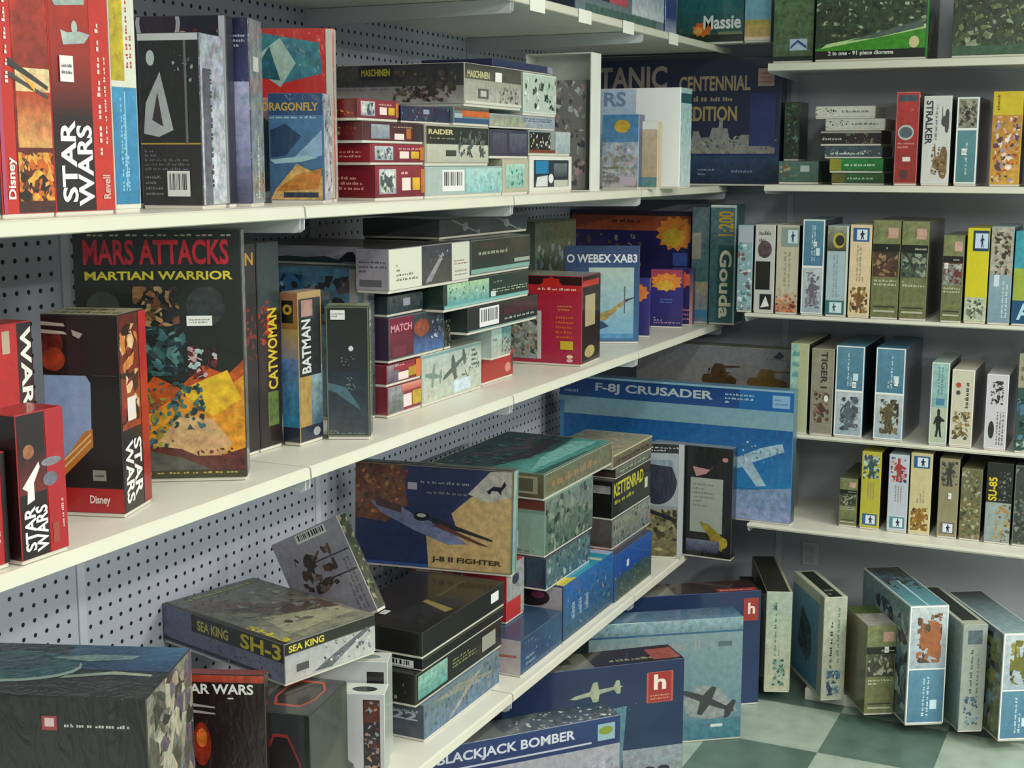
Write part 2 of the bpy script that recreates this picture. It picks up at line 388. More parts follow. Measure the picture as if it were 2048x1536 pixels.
            for a, b2 in SHAPES[t]:
                a, b2 = (a-.5)*w_, (b2-.5)*h_
                pts.append((cx+(a*math.cos(rd)-b2*math.sin(rd))/W, cy+(a*math.sin(rd)+b2*math.cos(rd))/H))
            poly(pts, [c]*len(pts), pr[7] if len(pr) > 7 else 0.25, k)
def pbox(name, W, D, H, base, faces, mat, seed=0, off=(0, 0, 0), ch=0.0014, edge=None, mot=0.05, parent=None):
    """chamfered card box, x 0..W, y 0..D (away from the viewer), z 0..H, with printed faces"""
    V, Fc, C = [], [], []
    b = lin(base); e = lin(edge) if edge else tuple(min(1, x*1.12+0.02) for x in b)
    o = Vector(off); idx = {}
    for sx in (0, 1):
        for sy in (0, 1):
            for sz in (0, 1):
                for ax in range(3):
                    p = [W*sx, D*sy, H*sz]
                    for q in range(3):
                        if q != ax: p[q] += ch*(1 if (sx, sy, sz)[q] == 0 else -1)
                    idx[(sx, sy, sz, ax)] = len(V); V.append(o+Vector(p))
    def q4(k4, col, mo):
        vs = [V[i] for i in k4]; nrm = (vs[1]-vs[0]).cross(vs[2]-vs[0]); cen = sum(vs, Vector())/len(vs)-o-Vector((W/2, D/2, H/2))
        if nrm.dot(cen) < 0: k4 = k4[::-1]
        Fc.append(tuple(k4)); C.append([tuple(col)+(mo,)]*len(k4))
    G = lambda *a: idx[a]
    for ax in range(3):
        for s_ in (0, 1):
            cyc = [(0, 0), (1, 0), (1, 1), (0, 1)]; k4 = []
            for a, c_ in cyc:
                t = [a, c_]; t.insert(ax, s_); k4.append(G(*t, ax))
            q4(k4, b, mot)
    for ax in range(3):            # edges along ax
        u_, v_ = [i for i in range(3) if i != ax]
        for a in (0, 1):
            for c_ in (0, 1):
                k4 = []
                for (s_, w_) in ((0, u_), (1, u_), (1, v_), (0, v_)):
                    t = [0, 0, 0]; t[ax] = s_; t[u_] = a; t[v_] = c_; k4.append(G(*t, w_))
                q4(k4, e, 0)
    for sx in (0, 1):
        for sy in (0, 1):
            for sz in (0, 1): q4([G(sx, sy, sz, a) for a in range(3)], e, 0)
    X, Y, Z = Vector((1, 0, 0)), Vector((0, 1, 0)), Vector((0, 0, 1))
    i_ = ch
    fr = {'F': (Vector((i_, 0, i_)), X, Z, W-2*i_, H-2*i_, -Y), 'R': (Vector((W, i_, i_)), Y, Z, D-2*i_, H-2*i_, X),
          'L': (Vector((0, D-i_, i_)), -Y, Z, D-2*i_, H-2*i_, -X), 'T': (Vector((i_, i_, H)), X, Y, W-2*i_, D-2*i_, Z),
          'K': (Vector((W-i_, D, i_)), -X, Z, W-2*i_, H-2*i_, Y)}
    for fk, prims in (faces or {}).items():
        oo, ux, uy, w_, h_, n = fr[fk]
        add_face(V, Fc, C, o+oo, ux, uy, w_, h_, n, b, prims, seed*7+ord(fk))
    me = bpy.data.meshes.new(name); me.from_pydata([tuple(v) for v in V], [], Fc); me.update()
    at = me.color_attributes.new('Col', 'FLOAT_COLOR', 'CORNER'); flat = []
    for cs in C:
        for c in cs: flat += list(c)
    at.data.foreach_set('color', flat)
    me.materials.append(mat)
    ob = bpy.data.objects.new(name, me); scene.collection.objects.link(ob)
    if parent: ob.parent = parent
    return ob

_seed = [0]
class Kit: pass
def resolve(spec, zb, zt):
    k = spec[0]
    if k == 'z': p = PZ(spec[1], spec[2], zb)
    elif k == 't': p = PZ(spec[1], spec[2], zt)
    elif k == 'X': p = upt(spec[1], zb, x=spec[2])
    elif k == 'Y': p = upt(spec[1], zb, y=spec[2])
    elif k == 'w': p = Vector((spec[1], spec[2], zb))
    return Vector((p.x, p.y))
def walk(p, ang, u, z):
    """from p in direction ang (degrees from +X) to the point whose column is u"""
    d = Vector((math.cos(math.radians(ang)), math.sin(math.radians(ang)))); best = None
    for i in range(1, 1500):
        t = i*0.001; q = p+d*t; uu = proj((q.x, q.y, z))[0]
        e_ = abs(uu-u)
        if best is None or e_ < best[0]: best = (e_, t)
    return best[1]
GRP = {'A': 'model kit boxes on the eye-level left shelf', 'B': 'model kit boxes on the middle left shelf', 'C': 'model kit boxes on the bottom left shelf',
       'F': 'large model kit boxes pushed under the bottom left shelf', 'T': 'model kit boxes on the top shelves', 'R1': 'kit boxes on the eye-level far shelf',
       'R2': 'kit boxes on the middle far shelf', 'R3': 'kit boxes on the lower far shelf', 'R4': 'kit boxes on the lowest far shelf', 'G': 'kit boxes standing on the far floor plinth'}
def K(label, A, B, zb, top, d, base, faces, g='B', wrap=False, lid='T', tray='d8d4c8', stick=(), edge=None, name='model_kit_box', cat='box', tilt=0, roll=0, mot=0.05, drop=0.0):
    """A,B lower corners of the front face (left, right). B may be ('a', degrees, column) or ('m', degrees, metres)
    top: picture row of the front-left top corner, or ('h', metres)"""
    _seed[0] += 1
    h = top[1] if isinstance(top, tuple) else None
    if A[0] in ('a', 'm'):
        zt = zb+(h or 0.3); pb = resolve(B, zb, zt)
        t = A[2] if A[0] == 'm' else walk(pb, A[1]+180, A[2], zb)
        w = t; an = math.radians(A[1]); pa = pb-Vector((math.cos(an), math.sin(an)))*w
    else:
        zt = zb+(h or 0.3); pa = resolve(A, zb, zt)
        if B[0] == 'a': an = math.radians(B[1]); w = walk(pa, B[1], B[2], zb)
        elif B[0] == 'm': an = math.radians(B[1]); w = B[2]
        else:
            pb = resolve(B, zb, zt); dv = pb-pa; w = dv.length; an = math.atan2(dv.y, dv.x)
    if h is None: h = zat(pa.x, pa.y, top)-zb
    h = max(h, 0.008)
    r = empty(name, (pa.x, pa.y, zb+drop), an)
    r.rotation_euler = (math.radians(tilt), math.radians(roll), an)
    tag(r, label, cat, GRP.get(g, g))
    mat = MAT_WRAP if wrap else MAT_PRINT
    if lid == 'T':
        th = min(0.006, h*0.12)
        pbox('lid', w, d, h-th, base, faces, mat, _seed[0], (0, 0, th), edge=edge, mot=mot, parent=r)
        pbox('tray', w-0.003, d-0.003, th+0.004, tray, {}, MAT_PRINT, 0, (0.0015, 0.0015, 0), mot=0, parent=r)
    elif lid == 'F':
        th = min(0.008, d*0.1)
        pbox('lid', w, d-th, h, base, faces, mat, _seed[0], (0, 0, 0), edge=edge, mot=mot, parent=r)
        pbox('tray', w-0.003, th+0.004, h-0.003, tray, {}, MAT_PRINT, 0, (0.0015, d-th-0.004, 0.0015), mot=0, parent=r)
    else:
        pbox('carton', w, d, h, base, faces, mat, _seed[0], edge=edge, mot=mot, parent=r)
    for st in stick:   # (face, x, y, w, h [m])
        fk, sx, sy = st[:3]; sw, sh = (st[3], st[4]) if len(st) > 3 else (0.022, 0.013)
        sw, sh = min(sw, 0.9*(w if fk != 'R' else d)), sh
        s_ = pbox('price_sticker', sw, sh, 0.0004, 'f0f0ec', {'T': [('m', .1, .25, .9, .75, 2, '5a5a66')]}, MAT_PRINT, _seed[0], ch=0.0001, mot=0, parent=r)
        lift = 0.0026
        if fk == 'F': s_.matrix_local = Matrix(((1, 0, 0, sx*w), (0, 0, -1, -lift), (0, 1, 0, sy*h), (0, 0, 0, 1)))
        elif fk == 'R': s_.matrix_local = Matrix(((0, 0, 1, w+lift), (1, 0, 0, sx*d), (0, 1, 0, sy*h), (0, 0, 0, 1)))
        elif fk == 'L': s_.matrix_local = Matrix(((0, 0, -1, -lift), (-1, 0, 0, sx*d+sw), (0, 1, 0, sy*h), (0, 0, 0, 1)))
        else: s_.matrix_local = Matrix(((1, 0, 0, sx*w), (0, 1, 0, sy*d), (0, 0, 1, h+lift), (0, 0, 0, 1)))
    k = Kit(); k.o = r; k.w = w; k.h = h; k.z = zb+h; k.x, k.y, k.an = pa.x, pa.y, an; k.d = d
    return k

def corner(k, fx, fy):
    """plan position at fraction (fx, fy) of a placed box"""
    c, s = math.cos(k.an), math.sin(k.an)
    return (k.x + c*k.w*fx - s*k.d*fy, k.y + s*k.w*fx + c*k.d*fy)
# ---- recurring printed designs of upright box ends
def blue_end(flip=False, pic=('6a5a4a', '3c3a30', '8a8070'), shape='tank'):
    a, b = (0.0, .46) if flip else (.5, 1.0)
    c, d = (.46, 1.0) if flip else (0.0, .5)
    p = [('r', 0, a, 1, b, '4c7c98', '5c8ca4', .15), ('r', 0, c, 1, d, '9fb0bc', 'c2ccd0', .2),
         ('b', .2, c+.06, .85, d-.06, 16, list(pic), .42), (shape, .16, c+.1, .84, d-.1, pic[0], 90 if shape in ('tank', 'plane') else 0),
         ('m', .38, a+.06, .6, b-.06, 2, 'cfe4ee', True), ('r', .62, a+.12, .8, a+.2, 'cfe8f0'),
         ('r', 0, c if flip else d-.01, 1, (c if flip else d)+.012, 'f2f4f2'), ('fr', .0035, 'f4f6f2')]
    return p
def gun_end(bg, logo_top=True, fig=('7a5a2c', 'b08848', '4a3a22'), logo='2f5f8c', scene_=False, bg2=None):
    """pale end with a small square emblem at one end and a painted figure at the other"""
    ly = .82 if logo_top else .03
    py0, py1 = (.03, .32) if logo_top else (.64, .97)
    p = [('r', 0, 0, 1, 1, bg, bg2 or bg, .08), ('b', .08, py0, .92, py1, 14, list(fig), .35), ('fig', .15, py0+.01, .85, py1, fig[0]),
         ('r', .12, ly, .9, ly+.15, logo), ('r', .3, ly+.018, .8, ly+.132, 'dfe9f0'), ('fig', .4, ly+.025, .72, ly+.125, '1d2d4c'),
         ('m', .30, .38, .72, .78 if logo_top else .6, 3, '9a9078', True)]
    return p
def olive_end(pic=('5a3a28', '3a2c20', '9a7a58')):
    return [('r', 0, 0, 1, 1, '6d7048', '7d8258', .3), ('r', 0, .68, 1, .76, '16180f'), ('r', .55, .82, .92, .93, 'c8a090', None, .2), ('m', .5, .70, .95, .74, 1, 'c9c9b0'),
            ('r', .03, .42, .97, .68, pic[0], pic[1], .5), ('b', .05, .43, .95, .67, 14, list(pic), .4), ('m', .08, .32, .92, .40, 2, 'd6d4bc'),
            ('r', .1, .05, .9, .07, 'b8b8a0'), ('r', .1, .10, .9, .115, '3a3c28')]
def art(cols, n=26, size=.3, base=None, top=None, x0=0, y0=0, x1=1, y1=1):
    return [('r', x0, y0, x1, y1, base or cols[0], top, .4), ('b', x0, y0, x1, y1, n, cols, size)]
def red_small(cols=('c23a2c', '701820')):
    return [('r', 0, 0, 1, 1, '701828', '8a2030', .2), ('r', .06, .1, .4, .9, '8f98a0', 'c0c8cc', .3), ('b', .08, .15, .38, .85, 6, ['3a5a50', '454a58', 'd0d0c8'], .6),
            ('r', .52, .2, .70, .62, 'f0dcd8'), ('r', .74, .2, .90, .62, 'c8a01c', 'e0b828', .1), ('m', .5, .7, .95, .86, 1, 'f0c8c8'), ('r', .92, .1, 1, .9, 'c06a20', None, .2)]

# ================================================================ eye-level left shelf
X = -1.487
K('dark box with bright star specks at the near end of the eye-level shelf', ('X', -60, X), ('X', 6, X), ZA, ('h', .30), .2, '1a1620', {'F': [('b', 0, 0, 1, 1, 14, ['20304c', 'c02830', '101014', 'b8c8e0'], .3)]}, 'A')
K('red box with orange explosion art and thin dark wings at eye level, nearest end', ('X', 7, X), ('X', 113, X), ZA, ('h', .34), .05, 'c22a1c',
  {'F': [('r', .30, 0, 1, 1, '3a1c18', 'a8301c', .4), ('r', .34, .30, 1, .62, 'c8641c', 'e8d0a0', .4), ('b', .32, .05, 1, .26, 26, ['c8641c', '201410', 'e0a040', '5a3020'], .35), ('r', .34, .28, 1, .52, 'd8a060', 'b03818', .4),
         ('p', [(.2, .63), (.95, .53), (.97, .545), (.22, .66)], '3a3838'), ('p', [(.2, .58), (.95, .49), (.95, .505), (.22, .60)], '4a4644'), ('p', [(.42, .60), (.7, .52), (.7, .55)], 'f0b030'),
         ('m', .12, .55, .22, .98, 1, 'f2e6e0', True), ('t', 'Disney', .10, .06, .28, .24, 'f4e8e4', 90), ('r', .0, .0, .07, 1, 'b04a6c')]}, 'A')
K('black and red box with a white two-line vertical title at eye level', ('X', 114, X), ('X', 231, X), ZA, ('h', .34), .06, 'b8241a',
  {'F': [('r', 0, 0, .67, 1, '140c0e', 'b42a18', .15), ('r', 0, 0, .67, .42, '120a0c', '200e10'), ('r', 0, .42, .67, .72, '200e10', 'a02818'), ('r', .67, 0, 1, 1, 'c22a1c', None, .1),
         ('e', .42, .815, .05, .03, 'b4bcb8'), ('p', [(.18, .80), (.3, .79), (.5, .80), (.68, .79), (.58, .75), (.22, .735)], 'a8b4b0', .2), ('p', [(.05, .93), (.62, .97), (.6, .92), (.1, .90)], '9fb0a8', .3),
         ('t', 'STAR', .10, .04, .36, .405, 'f6f6f2', 90), ('t', 'WARS', .37, .02, .64, .385, 'f6f6f2', 90), ('m', .74, .25, .84, .85, 1, 'f0d0c8', True), ('m', .86, .3, .93, .7, 1, 'f0d0c8', True), ('t', 'Revell', .80, .05, .93, .16, 'd8b0a8', 90)]}, 'A', stick=[('F', .14, .58, .028, .038)])
K('white box with a yellow upper panel and a blue lower panel at eye level', ('X', 233, X-.01), ('X', 284, X-.01), ZA, ('h', .34), .16, 'dcdccc',
  {'F': [('r', .0, .60, .52, 1, 'b4a01c', 'c4ac20', .3), ('m', .58, .66, .86, 1, 2, 'c43a30', True), ('r', .0, .02, .97, .57, '2a7ca8', '3a8cb8', .2), ('m', .25, .08, .6, .52, 3, '8cc4dc', True), ('r', .45, .1, .5, .55, '8cc4dc')]}, 'A')
k4 = K('dark boxed kit with a barcode and a white angular craft, painted silver film reflection', ('a', 12, 287), ('X', 408, -1.495), ZA, 66, .095, '24222a',
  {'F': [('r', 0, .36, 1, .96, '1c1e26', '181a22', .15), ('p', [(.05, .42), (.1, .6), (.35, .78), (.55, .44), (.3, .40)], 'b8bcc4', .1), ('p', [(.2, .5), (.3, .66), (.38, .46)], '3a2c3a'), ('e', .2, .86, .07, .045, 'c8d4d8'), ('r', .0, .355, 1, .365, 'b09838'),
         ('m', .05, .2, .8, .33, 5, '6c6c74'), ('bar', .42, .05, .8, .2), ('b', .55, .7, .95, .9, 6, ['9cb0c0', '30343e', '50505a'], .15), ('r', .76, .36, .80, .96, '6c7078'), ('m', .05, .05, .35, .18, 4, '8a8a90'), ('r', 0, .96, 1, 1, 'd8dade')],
   'R': [('r', 0, 0, 1, 1, 'c8ccd4', 'a0a4b4', .5), ('r', .08, .0, .4, .8, '70707e', '484854', .4), ('m', .3, .1, .5, .8, 1, '383844', True)]}, 'A', wrap=True)  # the film's silver reflection is painted into the side colours
kb = K('tall dark box with a pale ring and red figures standing behind the barcode box', ('m', 12, .20), ('w',)+corner(k4, 1.04, 1.04), ZA, ('h', .335), .03, '1e1a2a',
  {'F': [('r', 0, 0, 1, 1, '30141c', '1a1a30', .2), ('e', .35, .97, .22, .16, 'b8b4bc'), ('e', .35, .97, .18, .13, '2a1c2c', .3), ('b', .25, .78, .95, .95, 16, ['7c2030', '30182c', '1c1a30', 'c8a8a0'], .22), ('r', .94, 0, 1, 1, 'c8cad2')]}, 'A')
k5 = K('navy box wrapped in shiny film with a silver reflection painted down its face', ('a', 20, 459), ('X', 506, -1.498), ZA, ('h', .335), .085, '22264a',
  {'F': [('r', 0, 0, 1, .66, '6c70a0', 'b8bce0', .3), ('r', 0, .66, 1, 1, '34386a', '14163a'), ('m', .1, .84, .9, .92, 3, 'c8ccd8'), ('r', .0, 0, 1, .2, '50546c', '7c80a4', .3)],  # silver reflection blended into the navy face as a colour gradient
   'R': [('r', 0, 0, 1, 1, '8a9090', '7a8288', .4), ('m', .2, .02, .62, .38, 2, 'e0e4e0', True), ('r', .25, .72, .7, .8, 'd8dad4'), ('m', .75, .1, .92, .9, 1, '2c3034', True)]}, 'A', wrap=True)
k7 = K('blue boxed kit with a gold title and a swept flying craft over orange sand', ('a', 22, 541), ('X', 650, -1.50), ZA, 186, .085, '2c4e78',
  {'F': [('r', 0, 0, 1, .8, '3a5a7c', '4a78a4', .2), ('t', 'DRAGONFLY', -.12, .84, .92, .92, 'c8a24c'), ('m', .0, .76, .9, .80, 1, 'b0c4d4'), ('p', [(.02, .4), (.02, .66), (.3, .72), (.6, .6), (.3, .42)], '24405f', .2),
         ('p', [(.35, .35), (.98, .66), (.98, .42)], '8cb0cc', .2), ('p', [(.0, .0), (.98, .0), (.98, .22), (.5, .34), (.1, .1)], 'c8a060', .4), ('p', [(.1, .08), (.9, .1), (.98, .3), (.5, .24)], 'b8762c', .4), ('p', [(0, .38), (.7, .42), (.9, .4), (.6, .36), (.1, .34)], '9cc0cc'), ('r', .25, .02, .9, .07, '1c2c40')],
   'R': [('r', 0, 0, 1, 1, 'd4d8e0', 'c0c8d0', .5), ('b', .05, .05, .95, .95, 12, ['5a6c84', 'e8ecf0', '9caabc', '2c3848'], .3)]}, 'A', wrap=True)  # pale side colours paint in the glare on the wrapping
k6 = K('big red box with teal jets and a white diagonal, standing behind the gold-titled blue box', ('m', 22, .27), ('w',)+corner(k7, 1.04, 1.1), ZA, ('h', .345), .028, 'c42c24',
  {'F': [('r', 0, 0, 1, 1, 'dadcdc', 'd0302a', .05), ('r', 0, .60, 1, 1, 'cc2c26', None, .1), ('p', [(.45, .98), (.9, .92), (.92, .74), (.6, .68), (.40, .78)], '3a7c8a', .4), ('p', [(.35, .80), (.6, .95), (.72, .80), (.6, .66)], 'a8c4b8', .2), ('p', [(.38, .72), (.52, .90), (.6, .7)], '1f6070', .4),
         ('p', [(.30, .58), (1, .16), (.3, 0)], '36505c', .3), ('p', [(.35, .4), (.42, .5), (.44, .36)], 'b8c8c8'), ('r', .95, 0, 1, 1, 'd8d4c8')], 'R': [('r', 0, 0, 1, 1, 'dcd8cc')]}, 'A', wrap=True)
RX = -1.50
red_f = red_small()
r1 = K('small dark red box at the bottom of the red stack at eye level', ('X', 752, RX), ('X', 849, RX), ZA, 331, .14, '6c1420', {'F': red_f, 'L': [('r', 0, 0, 1, 1, '741424', None, .1), ('m', .1, .2, .8, .7, 3, 'd8a0a0')]}, 'A')
r2 = K('small dark red box with black craft, second from the bottom of the red stack', ('X', 742, RX), ('X', 848, RX), r1.z+.001, 287, .12, '841828', {'F': red_f, 'L': [('r', 0, 0, 1, 1, '8c1828'), ('m', .1, .2, .8, .7, 2, 'e0b8a8')]}, 'A')
r3 = K('small maroon box with a grey robot picture, third from the bottom of the red stack', ('X', 726, RX), ('X', 847, RX), r2.z+.001, 242, .10, '4a1a20', {'F': [('r', 0, 0, 1, 1, '54161e', '3a141c', .2), ('r', .12, .08, .42, .9, '7c8490', '9aa2a8', .3), ('r', .5, .05, .66, .4, 'f0dcd8'), ('m', .48, .72, .8, .86, 1, 'e0b0a0'), ('r', .7, .1, .78, .7, 'b06a2c', None, .2), ('r', .82, 0, 1, 1, '2c1c24', None, .4)], 'L': [('r', 0, 0, 1, 1, '5c1a20', None, .2), ('b', .1, .1, .9, .9, 5, ['d8b060', 'b04030'], .3)]}, 'A')
r4 = K('small red box with a green craft picture on top of the red stack', ('X', 716, RX), ('X', 797, RX), r3.z+.001, 196, .09, '6a1824', {'F': red_small(), 'L': [('r', 0, 0, 1, 1, '702020', None, .3), ('b', .1, .1, .9, .9, 5, ['d8b060', 'b04030'], .3)]}, 'A')
t1 = K('pale teal box with a barcode lying at the bottom beside the red stack', ('X', 851, RX), ('X', 1004, RX), ZA, 333, .2, '9cb8b4', {'F': [('r', 0, 0, .4, 1, 'a8b8b4', None, .1), ('bar', .2, .12, .48, .9), ('r', .5, .05, 1, .95, '8cc0c0', 'a8d0cc', .3), ('b', .6, .15, 1, .8, 8, ['4a9c94', 'c0dcd8', '6c8c94'], .2)]}, 'A')
t2 = K('black and pale box with a yellow title, lying above the pale teal barcode box', ('X', 851, RX), ('X', 977, RX), t1.z+.001, 248, .22, 'b8b8a8', {'F': [('r', 0, .5, 1, 1, '20221c', '1a2018', .3), ('r', 0, 0, 1, .5, 'b4b4a4', 'c0c0b0', .1), ('t', 'RAIDER', .04, .76, .42, .9, 'c8c48c'), ('m', .06, .62, .45, .7, 1, '9c9c88'), ('b', .5, .15, .95, .9, 18, ['2c3434', '4a5450', '6c6c60', '2f4c5c'], .3), ('fr', .002, '9ca08c'), ('r', .3, .18, .46, .34, '3c3c34')]}, 'A')
t3 = K('navy box with small jets lying under the big grey kit box', ('X', 803, RX-.01), ('X', 902, RX-.01), max(t2.z, r3.z)+.001, 210, .2, '1c2650', {'F': [('r', 0, 0, 1, 1, '1c2848', '141c40', .3), ('b', 0, 0, 1, 1, 16, ['24386c', '101430', '6c7890', '7c2c30'], .3), ('r', .42, .5, .54, .85, '8c98b4')]}, 'A')
t4 = K('small box with an orange stripe lying under the big grey kit box', ('X', 908, RX), ('X', 978, RX), t2.z+.001, 212, .2, '6c7c80', {'F': [('r', 0, 0, 1, .3, '2a4c74'), ('r', .2, .42, 1, .8, 'c8601c', None, .2), ('r', 0, .8, 1, 1, '54503c'), ('r', 0, .3, .22, .6, 'a0b4b8')]}, 'A')
zc = max(r4.z, t3.z, t4.z)+.001
camo = K('big grey box with a brown walking machine, lying over the red stack', ('X', 929, RX), ('X', 1042, RX), zc, 124, .40, 'b0aea4',
  {'L': [('r', 0, .45, 1, 1, '3c3a38', '2c2c2e', .3), ('r', 0, 0, 1, .45, 'b8b4b0', '8c8684', .2), ('r', 0, .5, .3, 1, '3c3a34', '54544c', .6), ('r', .28, .62, .52, .96, '1c1c14'), ('t', 'MASCHINEN', .3, .72, .50, .90, 'c4bc3c'), ('m', .1, .35, .5, .5, 2, '6c6080'), ('b', .52, .05, .95, .85, 26, ['5c4a40', '3c3428', '74604c', '2c2420', '4c5038'], .26), ('r', .38, .05, .52, .2, 'a0a098')],
   'F': [('r', 0, 0, 1, 1, 'b4b4a8', '8c8c80', .2), ('r', 0, .62, 1, 1, '54544c', '3c3c34', .3), ('t', 'MASCHINEN', .04, .66, .42, .84, 'c4c08c'), ('r', .52, .62, .64, .86, 'f0f0ea'), ('b', .6, .05, .95, .5, 14, ['74746c', '50504a', '8c8c84'], .25), ('r', .22, .15, .4, .4, '5c5c54'), ('r', .26, .2, .36, .35, 'c0c0b4'), ('r', 0, 0, 1, .07, 'd4d4c8')]}, 'A')
t6 = K('small cream-edged box with a teal picture in the bottom row at eye level', ('X', 1006, RX), ('X', 1056, RX), ZA, 318, .16, 'b8b49c', {'F': [('r', .1, .12, .86, .86, '8cb8ac', 'a8d0c4', .3), ('b', .3, .2, .8, .7, 6, ['3c8c84', '6ca49c'], .4)]}, 'A')
t5 = K('slate box with two dark picture panels stacked above the cream-edged box', ('X', 980, RX), ('X', 1056, RX), t6.z+.001, 258, .14, '34364a', {'F': [('r', .05, .1, .42, .9, '3c3c54', '4c4c60', .3), ('r', .48, .1, .96, .9, '404458', '5c6070', .3)]}, 'A')
t7 = K('white-framed box with a bright blue square in the bottom row at eye level', ('X', 1060, RX), ('X', 1143, RX), ZA, 312, .16, 'e4e4dc', {'F': [('r', .08, .1, .92, .9, '1c2a3c'), ('r', .12, .5, .42, .88, '1c7cb0', None, .1), ('r', .55, .4, .88, .8, '3c4450', '6c7884', .3), ('p', [(.12, .12), (.4, .12), (.4, .45), (.15, .4)], 'd8dcdc'), ('e', .48, .35, .06, .14, 'e8e8e8'), ('r', .55, .1, .9, .3, 'c0c4b0')]}, 'A')
t8 = K('small box with a yellow robot picture stacked above the blue-square box', ('X', 1058, RX), ('X', 1140, RX), t7.z+.001, 260, .14, '8c9894', {'F': [('r', 0, .1, .5, .95, '1c1c20'), ('b', .02, .15, .5, .9, 12, ['c8c07c', '2c2c30', 'd8d8cc', '54545c'], .3), ('r', .62, 0, 1, 1, '9cacb4', 'b4c0c4', .2), ('r', 0, 0, .62, .14, '7c3c24')]}, 'A')
t9 = K('pale blue-grey box with small lettering, above the slate box', ('X', 980, RX), ('X', 1110, RX), max(t5.z, t8.z)+.001, 226, .26, '98a4ac', {'F': [('r', 0, 0, .5, .9, 'a4a890', '8c9488', .3), ('b', .5, 0, 1, 1, 20, ['7c8cb4', 'a8b4c8', '8ca0b0', '5c6c9c'], .2), ('m', .5, .5, .95, .9, 2, '4c5c84')]}, 'A')
t10 = K('green and white box with a flying machine drawing under the navy box', ('X', 1047, RX), ('X', 1112, RX), t9.z+.001, 144, .15, 'b8c8bc', {'F': [('b', 0, .1, 1, .9, 12, ['d8e8d8', '4c5c54', '24302c', 'a8bcb0'], .3), ('fr', .003, 'd8e0d8')]}, 'A')
t11 = K('flat navy box on the very top of the eye-level pile', ('X', 985, RX-.02), ('X', 1106, RX-.02), max(camo.z, t10.z)+.001, 116, .2, '1c2450', {'F': [('r', 0, 0, .9, 1, '1c2450', '24305c', .1), ('r', .9, 0, 1, 1, '8c94a0', None, .5)], 'L': [('r', 0, 0, 1, 1, '1a2046')]}, 'A')
# white tray standing on end
tr = empty('cardboard_tray', upt(1180, ZA, x=-1.50)); tr.rotation_euler[2] = math.radians(90)
tag(tr, 'open white cardboard tray standing on end with wrapped grey sprues inside', 'tray')
q = tr.location.copy(); tw = (upt(1199, ZA, x=-1.50)-q).y; th_ = zat(q.x, q.y, 104)-ZA; td = .205
m = MB(); m.box(0, tw, 0, .003, 0, th_); m.box(0, tw, td-.003, td, 0, th_); m.box(0, tw, 0.003, td-.003, 0, .003); m.box(0, tw, .003, td-.003, th_-.003, th_); m.box(tw-.003, tw, .003, td-.003, .003, th_-.003)
m.build('tray_shell', plain('white_card', (.72, .73, .68), .6), tr)
pbox('wrapped_sprues', tw*.6, td-.05, th_*.8, '8c8a88', {'L': [('b', 0, 0, 1, 1, 40, ['a8a8a8', '6c6468', 'b89ca4', '54545c', 'd0d4d4'], .16)]}, MAT_WRAP, 5, (tw*.3, .025, .004), parent=tr)
Kb = K('small blue boxed kit with a yellow emblem standing before the glare-painted white box', ('Y', 1203, 4.02), ('Y', 1276, 4.02), ZA, 229, .05, '8ca8c8',
  {'F': [('r', 0, 0, 1, .62, 'b4b4b8', 'a8b8cc', .4), ('r', 0, .62, 1, 1, '5c8cb8', '4c84b4', .2), ('e', .55, .84, .22, .09, 'c8a83c', .3), ('b', 0, 0, 1, .6, 26, ['9c9484', 'c8c8cc', '8c94a4', 'b4acb0'], .2), ('r', .5, .02, .95, .14, 'c8b8c8'), ('m', .02, .05, .45, .3, 4, '7c7468')], 'R': [('r', 0, 0, 1, 1, '4c5c78')]}, 'A')
K('narrow tan boxed kit with a teal foot beside the small blue box', ('Y', 1281, 4.05), ('Y', 1314, 4.05), ZA, 242, .04, 'c8b898', {'F': [('r', 0, .15, 1, .88, 'bca488', 'c8b8a0', .15), ('r', 0, 0, 1, .15, '54847c', '6c94a0', .4), ('r', 0, .88, 1, 1, 'ecece8')]}, 'A')
K('large white and pale blue kit box with painted film glare at eye level', ('Y', 1199, 4.16), ('Y', 1358, 4.16), ZA, 178, .11, 'f6f8fc',
  {'F': [('r', 0, .3, .45, 1, 'a8c4e4', 'c4d4ec', .15), ('t', 'RS', .04, .82, .32, .97, '7c94bc'), ('m', .05, .6, .4, .76, 2, '8cb0dc'), ('r', .45, 0, 1, 1, 'ffffff')], 'R': [('r', 0, 0, 1, 1, 'd4e8ea', 'a8d4d4', .2), ('r', .0, .85, 1, .95, '1c5c64')]}, 'A', wrap=True)  # glare on the film is put in as plain white
K('very large navy ship kit box with gilt lettering standing in the corner at eye level', ('Y', 1150, 4.80), ('Y', 1556, 4.80), ZA+.001, 124, .085, '262a44',
  {'F': [('r', 0, 0, 1, .3, '20304c', '243a6c', .2), ('r', 0, .3, 1, 1, '282c48', '1e2440', .05), ('t', 'TITANIC', .02, .76, .46, .95, '9c9088'), ('t', 'CENTENNIAL', .52, .74, .86, .86, '9a8c6c'), ('m', .56, .64, .86, .72, 1, '9a8c6c'), ('t', 'EDITION', .56, .50, .80, .62, 'a09060'),
         ('ship', .46, .26, .99, .52, '8c8c8c'), ('r', .46, .24, .98, .29, '8c8c84', None, .4), ('b', .47, .27, .97, .38, 30, ['9c9c98', '6c6c74', 'b0a890', '54545c'], .25), ('r', .4, 0, 1, .22, '1c2c44', '2c4468', .4), ('m', .62, .06, .7, .13, 2, '8c9cb4'), ('m', .78, .08, .88, .12, 1, '8c9cb4'),
         ('r', .895, .77, .97, .91, 'a8908c'), ('m', .905, .79, .96, .89, 3, 'b84840'), ('r', .86, .3, .98, .72, '303a70', '2a3468', .2)]}, 'A')
